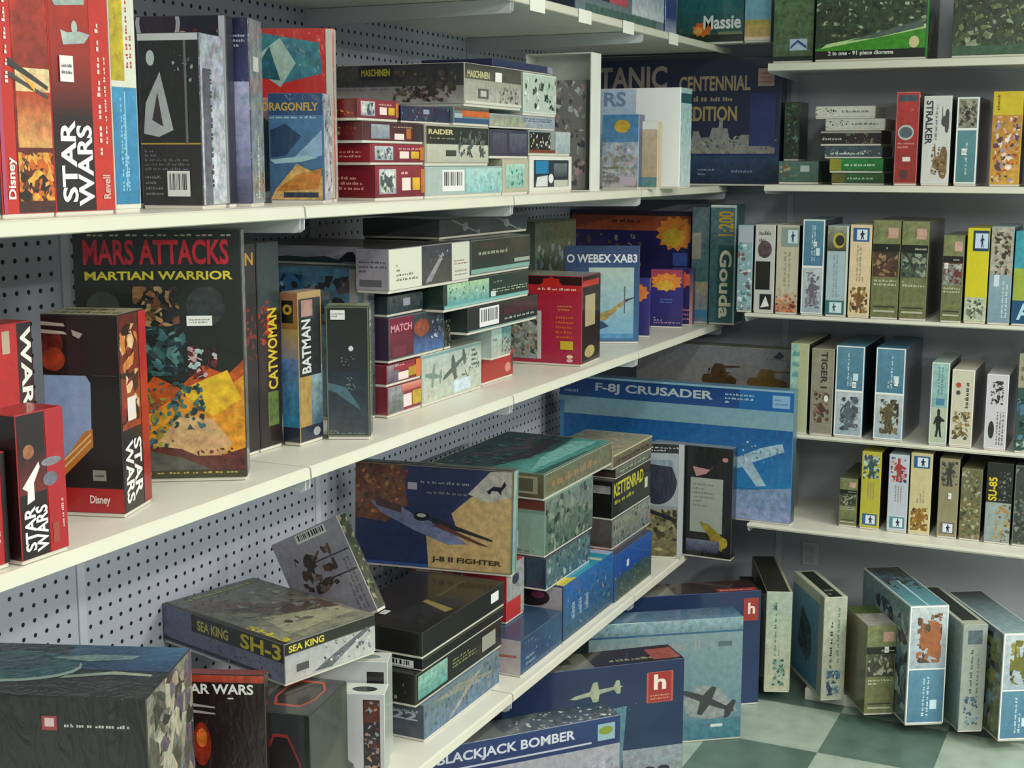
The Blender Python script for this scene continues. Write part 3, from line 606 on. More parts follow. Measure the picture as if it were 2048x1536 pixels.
# ---- top shelves
K('dark blue boxed kit with a red badge on the top shelf of the left run', ('X', 1150, -1.50), ('X', 1327, -1.50), ZT, ('h', .16), .3, '1c2440', {'F': [('r', 0, 0, 1, 1, '7c8c94', '1c2440', .2), ('r', 0, .3, .35, .6, '28304c'), ('r', .35, .30, .55, 1, 'c04c5c', None, .2), ('r', .6, .2, 1, 1, 'd0d8dc', '5c7c9c', .3), ('r', .1, .0, .9, .18, '4c6c64', None, .5)]}, 'T')
K('narrow royal blue boxed kit on the top shelf before the teal explosion box', ('X', 1330, -1.50), ('X', 1352, -1.50), ZT, ('h', .18), .2, '1c3478', {'F': [('r', 0, 0, 1, .3, 'a8bcd0', '1c3478', .3)]}, 'T')
K('teal kit box with a fiery blast and white script title at the top corner', ('Y', 1353, 4.70), ('Y', 1487, 4.70), ZT, ('h', .20), .06, '2a6468', {'F': [('r', 0, 0, 1, 1, '34544c', '1e7480', .3), ('r', 0, 0, 1, .12, '2c3428'), ('s', .38, .22, .16, .14, 9, 'd8742c'), ('s', .32, .2, .08, .07, 8, 'f0b060'), ('b', 0, .1, .8, .26, 10, ['c86c34', '5c3c2c', 'e0a060'], .1), ('t', 'Massie', .40, .22, .96, .46, 'e8f0ee'), ('r', .62, .12, .98, .17, '7c8464')]}, 'T')
K('narrow sky blue and yellow kit box at the top corner beside the script-titled box', ('Y', 1488, 4.69), ('Y', 1541, 4.69), ZT-.001, ('h', .20), .07, '8cb8d0', {'F': [('r', 0, 0, 1, .35, 'd8b07c', 'b8a83c', .3), ('r', 0, .35, 1, 1, '7cb4cc', '8cc8e0', .15), ('r', 0, 0, 1, .06, 'f0d8c8')]}, 'T')
Yt = 4.615
K('olive green kit box with a small blue and white emblem on the topmost far shelf', ('Y', 1545, Yt+.02), ('Y', 1625, Yt+.02), RZ[0]+.001, ('h', .24), .2, '4c6448', {'F': [('r', 0, 0, 1, 1, '4c5c40', '5c7c54', .5), ('r', 0, 0, 1, .06, '141a12'), ('r', .42, .14, .86, .3, 'b4c8dc'), ('p', [(.44, .16), (.62, .25), (.84, .16), (.84, .2), (.62, .29), (.44, .2)], '2c4c8c')]}, 'T')
K('wide dark kit box with a bright green slope and white lettering, topmost far shelf', ('Y', 1629, Yt), ('Y', 1850, Yt), RZ[0]+.001, ('h', .24), .25, '1a2414',
  {'F': [('r', 0, .1, 1, 1, '2c3c28', '3c4c38', .6), ('b', 0, .3, 1, 1, 60, ['4c6444', '1c2818', '7c8c5c', '9cb094', '2c3c34'], .1), ('p', [(0, .14), (1, .44), (1, .12), (0, .1)], '3c8c1c', .3), ('p', [(.05, .14), (1, .38), (1, .44), (.1, .2)], 'b8d890', .2), ('p', [(.3, .24), (.98, .5), (.98, .40), (.55, .27)], '54645c', .2), ('r', 0, 0, 1, .11, '10140c'), ('t', '2 in one - 91 piece diorama', .12, .03, .72, .105, 'd8dcd4'), ('e', .90, .2, .045, .08, 'd8cc9c'), ('r', .86, .05, .95, .12, '14180f')],
   'R': [('r', 0, 0, .15, 1, '4cc454'), ('r', .15, 0, 1, 1, '3c4c30', None, .6), ('b', .2, .1, 1, 1, 14, ['a04820', '2c3428', '54743c', '7c8c8c'], .3)]}, 'T')
K('dark olive kit box with yellow flowers on the topmost far shelf', ('Y', 1902, Yt), ('Y', 2120, Yt), RZ[0]+.001, ('h', .24), .25, '34402c', {'F': [('r', 0, 0, 1, 1, '3c4c34', '2c3828', .6), ('b', 0, .05, 1, 1, 60, ['54603c', '24301c', '6c7c50', '909c84', '3c4438'], .12), ('b', .1, .3, .9, .7, 12, ['b8a828', 'c8b83c'], .06), ('r', 0, 0, 1, .12, '3c5c44', None, .3)]}, 'T')

# ================================================================ far run, eye-level shelf
z = RZ[1]+.001
K('narrow dark green box standing by the ship kit on the far eye-level shelf', ('Y', 1566, 4.80), ('Y', 1597, 4.80), z+.0785, 204, .12, '2c3c2c', {'F': [('b', 0, 0, 1, 1, 20, ['2c4434', '5c5430', '6c8c84', '1c2c20', '3c7c5c'], .4)], 'R': [('r', 0, 0, 1, 1, '2a3832', None, .2)]}, 'R1')
K('small green box lying flat under the narrow dark green box', ('Y', 1556, 4.72), ('Y', 1636, 4.72), z, 322, .22, '3c5448', {'F': [('r', 0, 0, 1, 1, '3c5c4c', '54706c', .2), ('b', .02, .1, .3, .9, 6, ['a89c74', '6c5c3c'], .4), ('r', .55, .5, .78, .8, 'b0c0bc'), ('m', .3, .2, .9, .45, 1, '7c948c')]}, 'R1')
st = [(1662, 1768, 346, '1c3020', [('r', 0, 0, 1, 1, '1c4424', '245c2c', .3), ('r', 0, 0, .25, 1, '5c5c1c', None, .3), ('m', .3, .3, .8, .7, 1, '9cc8a0')], 'dark green flat box at the bottom of the far lying stack'),
      (1658, 1766, 317, '1c5c2c', [('r', 0, 0, 1, 1, '1c6c34', '24803c', .3), ('r', 0, 0, .22, 1, '8c8c24', None, .2), ('m', .28, .3, .85, .75, 1, 'b8e0c0')], 'bright green flat box with a yellow end, second in the far lying stack'),
      (1648, 1764, 292, '3c4c54', [('b', 0, 0, 1, 1, 16, ['6c7c8c', '2c3430', 'a8b0a8', '3c5c7c'], .3), ('m', .1, .1, .7, .5, 1, 'c8d0cc')], 'flat box with blue and grey figures, third in the far lying stack'),
      (1640, 1762, 262, '2c2420', [('r', 0, 0, 1, 1, '241c1c', None, .3), ('b', .4, 0, .9, 1, 12, ['5c6c4c', '2c2418', '7c7460'], .3), ('m', .03, .2, .35, .6, 1, 'c8ccc0'), ('r', 0, .85, 1, 1, '9c9c94')], 'dark brown flat box with a pale rim in the middle of the far lying stack'),
      (1650, 1770, 238, 'a8a8a4', [('r', 0, 0, 1, 1, 'c4c4bc', None, .1), ('b', 0, .1, .4, .9, 9, ['3c342c', '5c4c3c'], .25), ('m', .45, .3, .9, .75, 1, '54545c')], 'pale box with five small dark figures, second from the top of the far lying stack'),
      (1630, 1750, 213, 'b4b4ac', [('r', 0, 0, 1, 1, 'ccccc4', None, .1), ('b', 0, .1, .4, .9, 9, ['3c342c', '5c4c3c'], .25), ('m', .45, .3, .9, .75, 1, '54545c')], 'pale box with small dark figures, topmost of the far lying stack')]
zz = z
for (u0, u1, vt, c, f, lb) in st:
    k = K(lb, ('Y', u0, 4.68), ('Y', u1, 4.68), zz, vt, .18, c, {'F': f}, 'flat boxes stacked on the far eye-level shelf'); zz = k.z+.0006
K('tall red box with a small car oval standing on the far eye-level shelf', ('Y', 1786, 4.625), ('Y', 1832, 4.625), z, 184, .26, 'a82c28', {'F': [('r', 0, 0, 1, 1, '8c2420', 'b8302c', .2), ('e', .45, .56, .36, .085, 'b8c0bc'), ('e', .45, .56, .3, .06, '54606c', .3), ('m', .1, .38, .85, .46, 2, 'e0a098'), ('r', .35, .24, .7, .29, 'ece4e0'), ('e', .42, .1, .2, .05, '54302c', .3), ('r', .1, .9, .9, .97, '40505c', None, .4), ('fr', .0015, 'c88880')], 'R': [('r', 0, 0, 1, 1, '34141c')]}, 'R1', wrap=True)
K('tall white box with two brown tanks standing on the far eye-level shelf', ('Y', 1840, 4.62), ('Y', 1896, 4.62), z, 192, .27, 'd4d4d0', {'F': [('tank', .3, .05, .95, .46, '7c6040', 90), ('b', .35, .1, .85, .42, 16, ['8c7050', '4c3c28', 'a08c68'], .25), ('tank', .6, .58, .95, .88, '4c4c50', 90), ('t', 'STRALKER', .08, .45, .34, .95, '3c3c44', -90), ('m', .4, .5, .55, .9, 1, '7c7c84', True)], 'R': [('r', 0, 0, 1, 1, '3a3c44')]}, 'R1')
K('narrow white-framed box with a teal lower panel on the far eye-level shelf', ('Y', 1906, 4.62), ('Y', 1951, 4.62), z, 194, .27, '5c8c94', {'F': [('r', 0, .0, 1, .63, '4c8088', '5c8c94', .1), ('r', 0, .63, 1, 1, '8c8c80', None, .3), ('b', .1, .66, .9, .96, 14, ['4c4838', '6c6450', '343428', 'a0a08c'], .4), ('r', 0, .62, 1, .645, 'f0f0ec'), ('fr', .0045, 'f0f2ee'), ('m', .4, .1, .6, .5, 1, 'c0d8dc', True)], 'R': [('r', 0, 0, 1, 1, '40181c', None, .1)]}, 'R1', stick=[('F', .3, .35, .014, .02)])
K('tall yellow box with warm anime-style figures on the far eye-level shelf', ('Y', 1977, 4.615), ('Y', 2037, 4.615), z, 183, .28, 'c8a42c', {'F': [('r', 0, .75, 1, 1, 'd0b820', None, .1), ('r', 0, 0, 1, .75, 'c89c3c', 'b88434', .3), ('b', .05, .02, .95, .74, 34, ['b85c24', 'd8b08c', 'e8d8cc', '5c3c48', 'c88434', 'a08cb0'], .25), ('m', .1, .8, .25, .97, 1, '3c3420', True)], 'R': [('r', 0, 0, 1, 1, '1c1c20')]}, 'R1')
K('blue box cut by the edge of view on the far eye-level shelf', ('Y', 2048, 4.66), ('Y', 2100, 4.66), z, 230, .2, '1c5c84', {}, 'R1')
# ================================================================ middle shelf
z = RZ[2]+.001; Y2 = 4.618
def R2(lb, u0, u1, vt, base, f, side=None, y=Y2, d=.27, zz=None, g='R2', wrap=False, stick=()):
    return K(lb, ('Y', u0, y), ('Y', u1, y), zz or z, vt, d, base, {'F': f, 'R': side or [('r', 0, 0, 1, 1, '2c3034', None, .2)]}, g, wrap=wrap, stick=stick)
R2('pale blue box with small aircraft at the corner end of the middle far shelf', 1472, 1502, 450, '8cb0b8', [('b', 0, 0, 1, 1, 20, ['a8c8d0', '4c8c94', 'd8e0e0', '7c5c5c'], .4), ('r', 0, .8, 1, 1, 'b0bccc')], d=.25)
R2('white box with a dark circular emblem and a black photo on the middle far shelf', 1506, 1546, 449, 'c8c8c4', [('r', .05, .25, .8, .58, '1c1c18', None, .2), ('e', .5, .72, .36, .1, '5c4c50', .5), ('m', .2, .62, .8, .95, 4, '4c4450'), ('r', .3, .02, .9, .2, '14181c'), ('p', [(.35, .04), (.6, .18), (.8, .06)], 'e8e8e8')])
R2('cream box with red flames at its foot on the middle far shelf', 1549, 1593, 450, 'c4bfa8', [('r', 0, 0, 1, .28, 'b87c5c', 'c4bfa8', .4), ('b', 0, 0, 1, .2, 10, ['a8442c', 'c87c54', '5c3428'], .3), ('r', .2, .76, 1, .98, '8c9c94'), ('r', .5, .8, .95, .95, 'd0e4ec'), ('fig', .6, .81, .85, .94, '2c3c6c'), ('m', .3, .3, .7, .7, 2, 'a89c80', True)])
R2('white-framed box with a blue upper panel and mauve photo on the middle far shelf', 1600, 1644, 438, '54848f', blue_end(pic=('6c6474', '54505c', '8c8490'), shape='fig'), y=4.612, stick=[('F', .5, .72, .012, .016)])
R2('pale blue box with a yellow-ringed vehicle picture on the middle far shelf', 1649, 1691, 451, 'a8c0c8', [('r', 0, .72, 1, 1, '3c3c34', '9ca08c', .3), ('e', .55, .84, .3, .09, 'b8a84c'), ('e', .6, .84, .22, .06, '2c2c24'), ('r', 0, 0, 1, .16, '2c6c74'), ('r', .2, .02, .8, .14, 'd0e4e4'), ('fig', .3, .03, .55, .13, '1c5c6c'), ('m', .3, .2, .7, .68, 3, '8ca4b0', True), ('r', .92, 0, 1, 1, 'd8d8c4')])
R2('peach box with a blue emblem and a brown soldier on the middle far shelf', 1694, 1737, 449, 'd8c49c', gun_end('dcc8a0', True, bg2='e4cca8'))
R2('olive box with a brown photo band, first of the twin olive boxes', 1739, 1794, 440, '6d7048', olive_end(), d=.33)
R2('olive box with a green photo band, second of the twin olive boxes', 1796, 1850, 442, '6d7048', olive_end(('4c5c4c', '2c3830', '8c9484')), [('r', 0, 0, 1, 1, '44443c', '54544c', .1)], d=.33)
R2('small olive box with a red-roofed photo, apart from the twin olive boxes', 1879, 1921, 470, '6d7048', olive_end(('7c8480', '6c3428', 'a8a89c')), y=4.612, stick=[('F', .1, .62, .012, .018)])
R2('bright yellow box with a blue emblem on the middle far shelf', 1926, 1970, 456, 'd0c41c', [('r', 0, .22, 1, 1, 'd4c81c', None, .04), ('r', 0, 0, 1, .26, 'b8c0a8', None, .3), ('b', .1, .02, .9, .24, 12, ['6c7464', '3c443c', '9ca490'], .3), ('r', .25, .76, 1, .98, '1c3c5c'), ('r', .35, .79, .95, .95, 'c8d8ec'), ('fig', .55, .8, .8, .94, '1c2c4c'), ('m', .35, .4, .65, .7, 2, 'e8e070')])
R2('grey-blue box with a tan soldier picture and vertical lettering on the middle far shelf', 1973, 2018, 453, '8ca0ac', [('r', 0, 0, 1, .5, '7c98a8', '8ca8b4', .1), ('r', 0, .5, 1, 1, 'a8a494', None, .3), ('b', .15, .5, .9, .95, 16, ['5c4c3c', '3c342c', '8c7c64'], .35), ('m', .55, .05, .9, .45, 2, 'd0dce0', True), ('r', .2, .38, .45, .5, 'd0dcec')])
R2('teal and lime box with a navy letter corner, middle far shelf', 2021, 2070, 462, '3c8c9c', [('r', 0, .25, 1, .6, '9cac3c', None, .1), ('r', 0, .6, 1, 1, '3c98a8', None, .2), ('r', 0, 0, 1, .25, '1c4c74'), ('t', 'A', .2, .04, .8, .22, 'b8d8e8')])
# ================================================================ lower shelf
z = RZ[3]+.001; Y2 = 4.63
R2('cream and green box with faint lettering at the corner end of the lower far shelf', 1576, 1612, 686, 'b4b890', [('r', 0, 0, .45, 1, '8cb4ac', '9cc0b0', .3), ('m', .1, .6, .5, .95, 3, '3c8c9c'), ('b', 0, .2, .3, .5, 6, ['2c4c54', '6c9ca4'], .4)], [('r', 0, 0, 1, 1, '2c2c28', None, .1)], g='R3', d=.33)
R2('tan box with a vertical dark title and a red-brown tank on the lower far shelf', 1618, 1663, 696, '8c8878', [('r', .06, .0, .94, .98, '8c8878', '94907c', .15), ('t', 'TIGER I', .42, .54, .72, .97, '34302c', -90), ('b', .15, .12, .85, .5, 16, ['6c4c3c', '54382c', '8c7060', '4c3c34'], .4), ('e', .7, .42, .1, .04, 'e8e8e4'), ('fr', .002, 'b0ac9c')], [('r', 0, 0, 1, 1, '2a2a2a')], g='R3')
R2('white-framed blue box with a grey ruin photo on the lower far shelf', 1666, 1723, 690, '4c7c94', blue_end(pic=('5c6470', '3c4450', '8c98a4'), shape='fig'), [('r', 0, 0, 1, 1, '0c1018')], g='R3', d=.34, stick=[('F', .6, .55, .013, .02)])
R2('white-framed blue box with a brown artillery photo on the lower far shelf', 1745, 1804, 694, '3c7090', blue_end(pic=('5c5438', '3c3828', '7c7050'), shape='fig'), [('r', 0, 0, 1, 1, '54565c', '484a52')], g='R3', d=.34, stick=[('F', .65, .6, .012, .024)])
R2('small white-framed box with a black soldier on pale ground, lower far shelf', 1856, 1892, 724, 'a8bcb4', [('r', 0, 0, 1, .45, 'b8c4ac', None, .1), ('r', 0, .45, 1, 1, '8cb4b4', '9cc0bc', .2), ('fig', .1, .08, .9, .44, '24241c'), ('m', .3, .6, .7, .95, 2, '4c8494', True), ('r', .3, .48, .8, .56, '4c84a4'), ('fr', .003, 'e0e4dc')], g='R3')
R2('cream-framed box with a tan vehicle and a red dot on the lower far shelf', 1897, 1942, 738, 'd0ccb8', [('b', .1, .08, .9, .45, 14, ['8c7444', '5c4c30', 'a89060'], .4), ('fr', .003, 'e8e4d8'), ('e', .3, .80, .12, .035, 'b84830'), ('m', .55, .5, .85, .9, 1, '3c3830', True), ('e', .3, .7, .1, .03, '4c4c48')], [('r', 0, 0, 1, 1, '5c5858')], g='R3')
R2('white box with two dark rider silhouettes on the lower far shelf', 1966, 2010, 748, 'd0ccd4', [('b', .2, .6, .8, .92, 14, ['3c343c', '2c242c', '544c54'], .35), ('e', .3, .25, .14, .12, '2c2c30'), ('m', .5, .05, .9, .5, 3, '54545c', True), ('fr', .002, 'e8e8ec')], [('r', 0, 0, 1, 1, '16181e')], g='R3')
R2('dark green splinter-pattern box at the edge of the lower far shelf', 2027, 2080, 706, '34504c', [('b', 0, 0, 1, .62, 34, ['a8bcac', '2c4c3c', '4c748c', '1c2c28'], .3), ('r', 0, .65, 1, 1, 'a09c80', None, .2), ('m', .1, .7, .9, .9, 2, '5c5848')], g='R3')
# ================================================================ lowest shelf
z = RZ[4]+.001; Y2 = 4.535
R2('small olive box with a tank photo standing first on the lowest far shelf', 1676, 1712, 955, '5c6044', olive_end(('4c4c3c', '30341c', '9c9c8c')), g='R4', y=4.62)
R2('mustard yellow box with a blue emblem at its foot on the lowest far shelf', 1718, 1757, 902, 'b8b03c', gun_end('bcb43c', False, ('3c5460', '8ca0a4', 'b8c8bc')), [('r', 0, 0, 1, 1, '2c181c')], g='R4')
R2('lavender-white box with a red uniform picture on the lowest far shelf', 1772, 1812, 908, 'bcc4d0', gun_end('c0c8d4', False, ('a83c3c', '3c3c5c', 'c8a8a8'), '4c8c98'), g='R4')
R2('cream box with a blue emblem above a golden soldier, lowest far shelf', 1815, 1858, 905, 'd0c494', gun_end('d0c494', True, ('8c6424', 'b08434', '5c4420')), [('r', 0, 0, 1, 1, '14242c')], g='R4')
R2('tan box with a grey vehicle picture and an emblem foot on the lowest far shelf', 1872, 1912, 916, '8c8464', gun_end('948c6c', False, ('3c3c34', '5c5848', '7c7c70'), '6c6c64'), [('r', 0, 0, 1, 1, '141c1c')], g='R4', stick=[('F', .5, .5, .01, .02)])
R2('camouflage green box standing on the lowest far shelf', 1916, 1958, 936, '6c6c4c', [('b', 0, 0, 1, 1, 50, ['7c8054', '4c4c30', 'a8a48c', '5c6440', '8c7c50'], .25)], [('r', 0, 0, 1, 1, '24382c')], g='R4')
R2('black box with a bold yellow vertical title on the lowest far shelf', 1966, 2018, 924, '24241c', [('r', 0, 0, 1, .5, '8c9c98', '9caaa8', .2), ('b', .4, 0, 1, .48, 14, ['a88444', '6c5c3c', 'b89c5c'], .3), ('t', 'SU-85', .08, .52, .42, .82, 'e0c820', 90), ('b', .5, .5, .95, .9, 12, ['5c6064', '7c8084', '3c4044'], .3)], g='R4')
R2('dark grey-green box at the edge of the lowest far shelf', 2022, 2075, 930, '3c443c', [('b', 0, 0, 1, 1, 26, ['54605c', '2c342c', '7c8474'], .25), ('fr', .002, '7c8078')], g='R4')
# ================================================================ boxes on the far floor plinth, angled
ZP = .041
def G(lb, u, v, u1, vt, base, f, left, top, an=31, d=.42, **kw):
    return K(lb, ('z', u, v), ('a', an, u1), ZP, vt, d, base, {'F': f, 'L': left, 'T': top}, 'G', **kw)
g1 = G('pale box with green vertical lettering standing first on the far floor plinth', 1527, 1384, 1578, 1183, 'b0bca4', [('r', 0, 0, 1, 1, 'b4b49c', 'a8b8a8', .2), ('m', .3, .35, .6, .9, 2, '3c7c54', True), ('b', .3, .05, .8, .32, 14, ['5c8474', '2c5044', '8ca89c'], .4), ('m', .15, .82, .5, .95, 1, '1c4c54', True)], [('r', 0, 0, 1, 1, '34403c')], [('r', 0, 0, 1, 1, '28261e'), ('r', .9, 0, 1, 1, 'a8a890')], an=22)
G('blue and white ship kit box with green vertical lettering on the far floor plinth', 1641, 1402, 1687, 1195, 'b4bcac', [('r', 0, 0, 1, 1, 'b4b8a4', None, .2), ('m', .25, .3, .45, .9, 1, '2c4c3c', True), ('m', .55, .35, .75, .9, 1, '4c8c74', True), ('b', .2, .03, .8, .28, 14, ['3c6c94', '6c94a8', '2c4464'], .4)],
  [('r', .0, .03, .86, .9, '4c7c9c', '5c8cac', .2), ('p', [(.2, .35), (.32, .74), (.62, .60), (.66, .35), (.5, .22)], '24404c', .3), ('b', .22, .25, .62, .62, 10, ['1c3440', '3c5c6c'], .3), ('r', .88, 0, 1, 1, '9c9c8c')], [('r', 0, 0, 1, 1, 'c0c0ac'), ('r', .2, .0, .8, .95, '1c2018'), ('m', .3, .05, .7, .3, 2, '8c9c8c')], an=33, d=.30)
G('drab olive box with a black stripe on the far floor plinth', 1727, 1431, 1786, 1252, '6d6c48', olive_end(('3c3c30', '54543c', '9c9c88')), [('r', 0, 0, 1, 1, '6c6848', '747050', .2)], [('r', 0, 0, 1, .6, 'a8a49c', None, .3), ('r', 0, .6, 1, 1, '4c5c2c')], an=31, d=.2, stick=[('F', .6, .7, .014, .02)])
G('large white-edged box with an orange tank photo above a blue panel, on the floor', 1809, 1452, 1886, 1213, '7ca4b0', blue_end(flip=True, pic=('a0603c', '4c4034', '7c5c44'), shape='tank'),
  [('r', 0, 0, 1, 1, '54606c', '7c9ca0', .3), ('b', .3, .1, 1, .9, 34, ['6c8c94', '8cb0b4', '3c4c60', 'a8bcbc', '2c3448'], .25), ('fr', .003, 'dfe6e2')], [('r', 0, 0, 1, 1, '5c9cac', '3c3c34', .2), ('r', .45, 0, .5, .7, 'b8e0e4'), ('b', .1, .4, .9, .95, 14, ['4c3424', '24241c', '2c3454'], .3), ('fr', .003, 'dfe6e2')], an=31, d=.42, edge='e0e4dc')
G('grey-green box with faint vertical lettering on the far floor plinth', 1915, 1465, 1964, 1250, '8c9c94', [('r', 0, 0, 1, 1, '9ca49c', None, .1), ('m', .3, .35, .5, .8, 1, '4c5c4c', True), ('m', .6, .35, .75, .75, 1, '5c6c5c', True), ('b', .15, .03, .8, .33, 12, ['4c6478', '7c94a4', '3c4c5c'], .3), ('r', .2, .82, .8, .95, '54646c', None, .3)], [('r', 0, 0, 1, 1, '6c7c78', '8c9c98', .2)], [('r', 0, 0, 1, 1, 'b0b4a4'), ('r', .15, .1, .85, .95, '1c201c')], an=30, d=.4)
G('white-edged box with a yellow foliage photo above a teal panel, on the floor', 1995, 1484, 2068, 1268, '7c9ca8', blue_end(flip=True, pic=('6c6c30', '34341c', '8c8c4c'), shape='tank'),
  [('r', 0, 0, 1, 1, '5c5c3c', '6c7c8c', .4), ('b', .3, .05, 1, .95, 26, ['6c6c3c', '3c343c', '7c94a4', '8c8c5c'], .25)], [('r', 0, 0, 1, 1, '8ca8b0', '2c2c28', .2), ('fr', .003, 'd0d8d4')], an=31, d=.42, edge='e0e4dc')

# outlet on the back panel near the corner
oq = PY(1604, 1128, YP); oq2 = PY(1638, 1086, YP)
ot = empty('electrical_outlet', (oq.x, YP, oq.z)); tag(ot, 'grey double electrical outlet plate on the far back panel', 'outlet')
m = MB(); m.box(0, oq2.x-oq.x, -0.006, 0.001, 0, oq2.z-oq.z); m.build('cover_plate', MAT_UPRIGHT, ot, 0.002)
for kz in (.14, .56):
    m = MB(); w_, h_ = oq2.x-oq.x, oq2.z-oq.z; m.box(w_*.26, w_*.74, -0.0085, -0.005, h_*kz, h_*(kz+.3)); m.build('socket', MAT_PANEL, ot, 0.001)

K('dark-topped cream box squeezed behind the navy numbered-foot box', ('m', 22, .05), ('w',)+corner(g1, -.06, .34), ZP, ('h', .30), .2, 'a8a890', {'T': [('r', 0, 0, 1, 1, '241e1c')], 'L': [('r', 0, 0, 1, 1, '2c2c28')]}, 'G')

# ================================================================ middle left shelf
z = ZB+.001
K('red box with a white upright title and grey winged craft, nearest on the middle shelf', ('X', -70, -1.60), ('X', 84, -1.60), z, ('h', .33), .05, 'b01c1c',
  {'F': [('r', 0, 0, 1, 1, 'a81c18', 'b81c20', .15), ('r', .80, 0, 1, 1, '5c2418', '180c10', .3), ('t', 'WARS', .84, .52, .985, .98, 'ecece4', -90), ('m', .46, .25, .55, .98, 1, 'f0d8d4', True), ('r', .60, .86, .70, .97, 'b8a48c'), ('p', [(.62, .50), (.66, .5), (.86, .30), (.92, .52), (.95, .5), (.92, .22), (.8, .26)], '7c7c80', .3), ('p', [(.86, .1), (.9, .42), (1, .5), (1, .2)], 'a8542c', .4), ('t', 'Disney', .46, .03, .53, .2, 'f0dcd8', 90)]}, 'B')
K('dark sliver of a red box at the very front of the middle shelf', ('X', -120, -1.47), ('X', 22, -1.47), z, ('h', .17), .06, 'a41820', {'F': [('r', 0, 0, .9, 1, 'a81c22', None, .1), ('m', .80, .2, .9, .8, 1, 'e8c8c4', True), ('r', .93, 0, 1, 1, '140c0e')]}, 'B')
K('small black and red box with a white vertical title on the middle shelf front', ('X', 46, -1.455), ('X', 139, -1.455), z, 832, .07, 'a01a20',
  {'F': [('r', 0, 0, .58, 1, '1a0c0e', None, .1), ('r', 0, .45, .6, .75, '6c1c1c', '1c0c0c', .3), ('e', .22, .74, .12, .05, '9c6040', .5), ('r', .60, 0, 1, 1, 'a81820', None, .05), ('e', .7, .64, .22, .03, '7c7c84', .4), ('e', .66, .52, .16, .05, '6c6c78', .4), ('p', [(.05, .50), (.42, .66), (.44, .62), (.3, .52), (.3, .40), (.14, .38), (.16, .47)], 'ece4e4'),
         ('t', 'STAR', .06, .05, .3, .36, 'f6f6f2', 90), ('t', 'WARS', .30, .03, .56, .35, 'f6f6f2', 90), ('r', .66, .06, .8, .2, '9c4434'), ('m', .84, .15, .94, .55, 1, 'd8b0ac', True)], 'L': [('r', 0, 0, 1, 1, '180a0c')]}, 'B')
b4 = K('black window box with a pale blue panel and orange corner stripe on the middle shelf', ('a', 17, 100), ('z', 252, 1036), z, 628, .108, '141014',
  {'F': [('r', 0, 0, 1, .125, 'a81c20'), ('r', .0, .125, 1, .7, '0e1014', None, .05), ('p', [(0, .10), (.42, .29), (.60, .36), (.62, .66), (.56, .70), (0, .70)], '8ca4cc', .12), ('p', [(0, .14), (.05, .12), (.62, .34), (.62, .43), (.5, .41)], 'c87c34', .1), ('p', [(.06, .16), (.6, .37), (.6, .38), (.06, .175)], 'e8c890'), ('p', [(.04, .19), (.6, .40), (.6, .41), (.04, .205)], 'e8c890'),
         ('r', 0, .7, 1, 1, '180c0c', None, .1), ('e', .12, .86, .16, .07, '5c1c14', .6), ('e', .14, .78, .16, .06, '8c3018', .5), ('p', [(.0, .97), (.3, .96), (.32, .945), (.0, .95)], 'b8a8a0'), ('p', [(.0, .93), (.3, .92), (.35, .905), (.0, .91)], 'b8a8a0'), ('p', [(.4, .93), (.55, .91), (.5, .885), (.42, .90)], 'a89c98'), ('r', .6, .165, .78, .22, '8c8c84'), ('m', .63, .18, .75, .205, 1, '1c1c1c'), ('t', 'Disney', .55, .035, .82, .09, 'ecd4d0'), ('r', .66, .7, .98, .703, '4c4c50')],
   'R': [('r', 0, 0, .75, 1, '1c0e0e', None, .1), ('r', 0, .42, .7, 1, '9c3c1c', '5c2018', .5), ('b', 0, .45, .65, .95, 12, ['c87c3c', '2c1410', 'd8b488', '7c2018'], .5), ('r', .72, 0, 1, 1, '8c2018', 'b82424', .1), ('t', 'WARS', .06, .04, .35, .36, 'ececea', -90), ('t', 'STAR', .37, .06, .66, .36, 'ececea', -90), ('r', .2, .46, .5, .58, 'e8dcd8')],
   'T': [('r', 0, 0, 1, 1, 'b0ac8c'), ('m', .05, .1, .95, .9, 2, '1c1c14')]}, 'B')
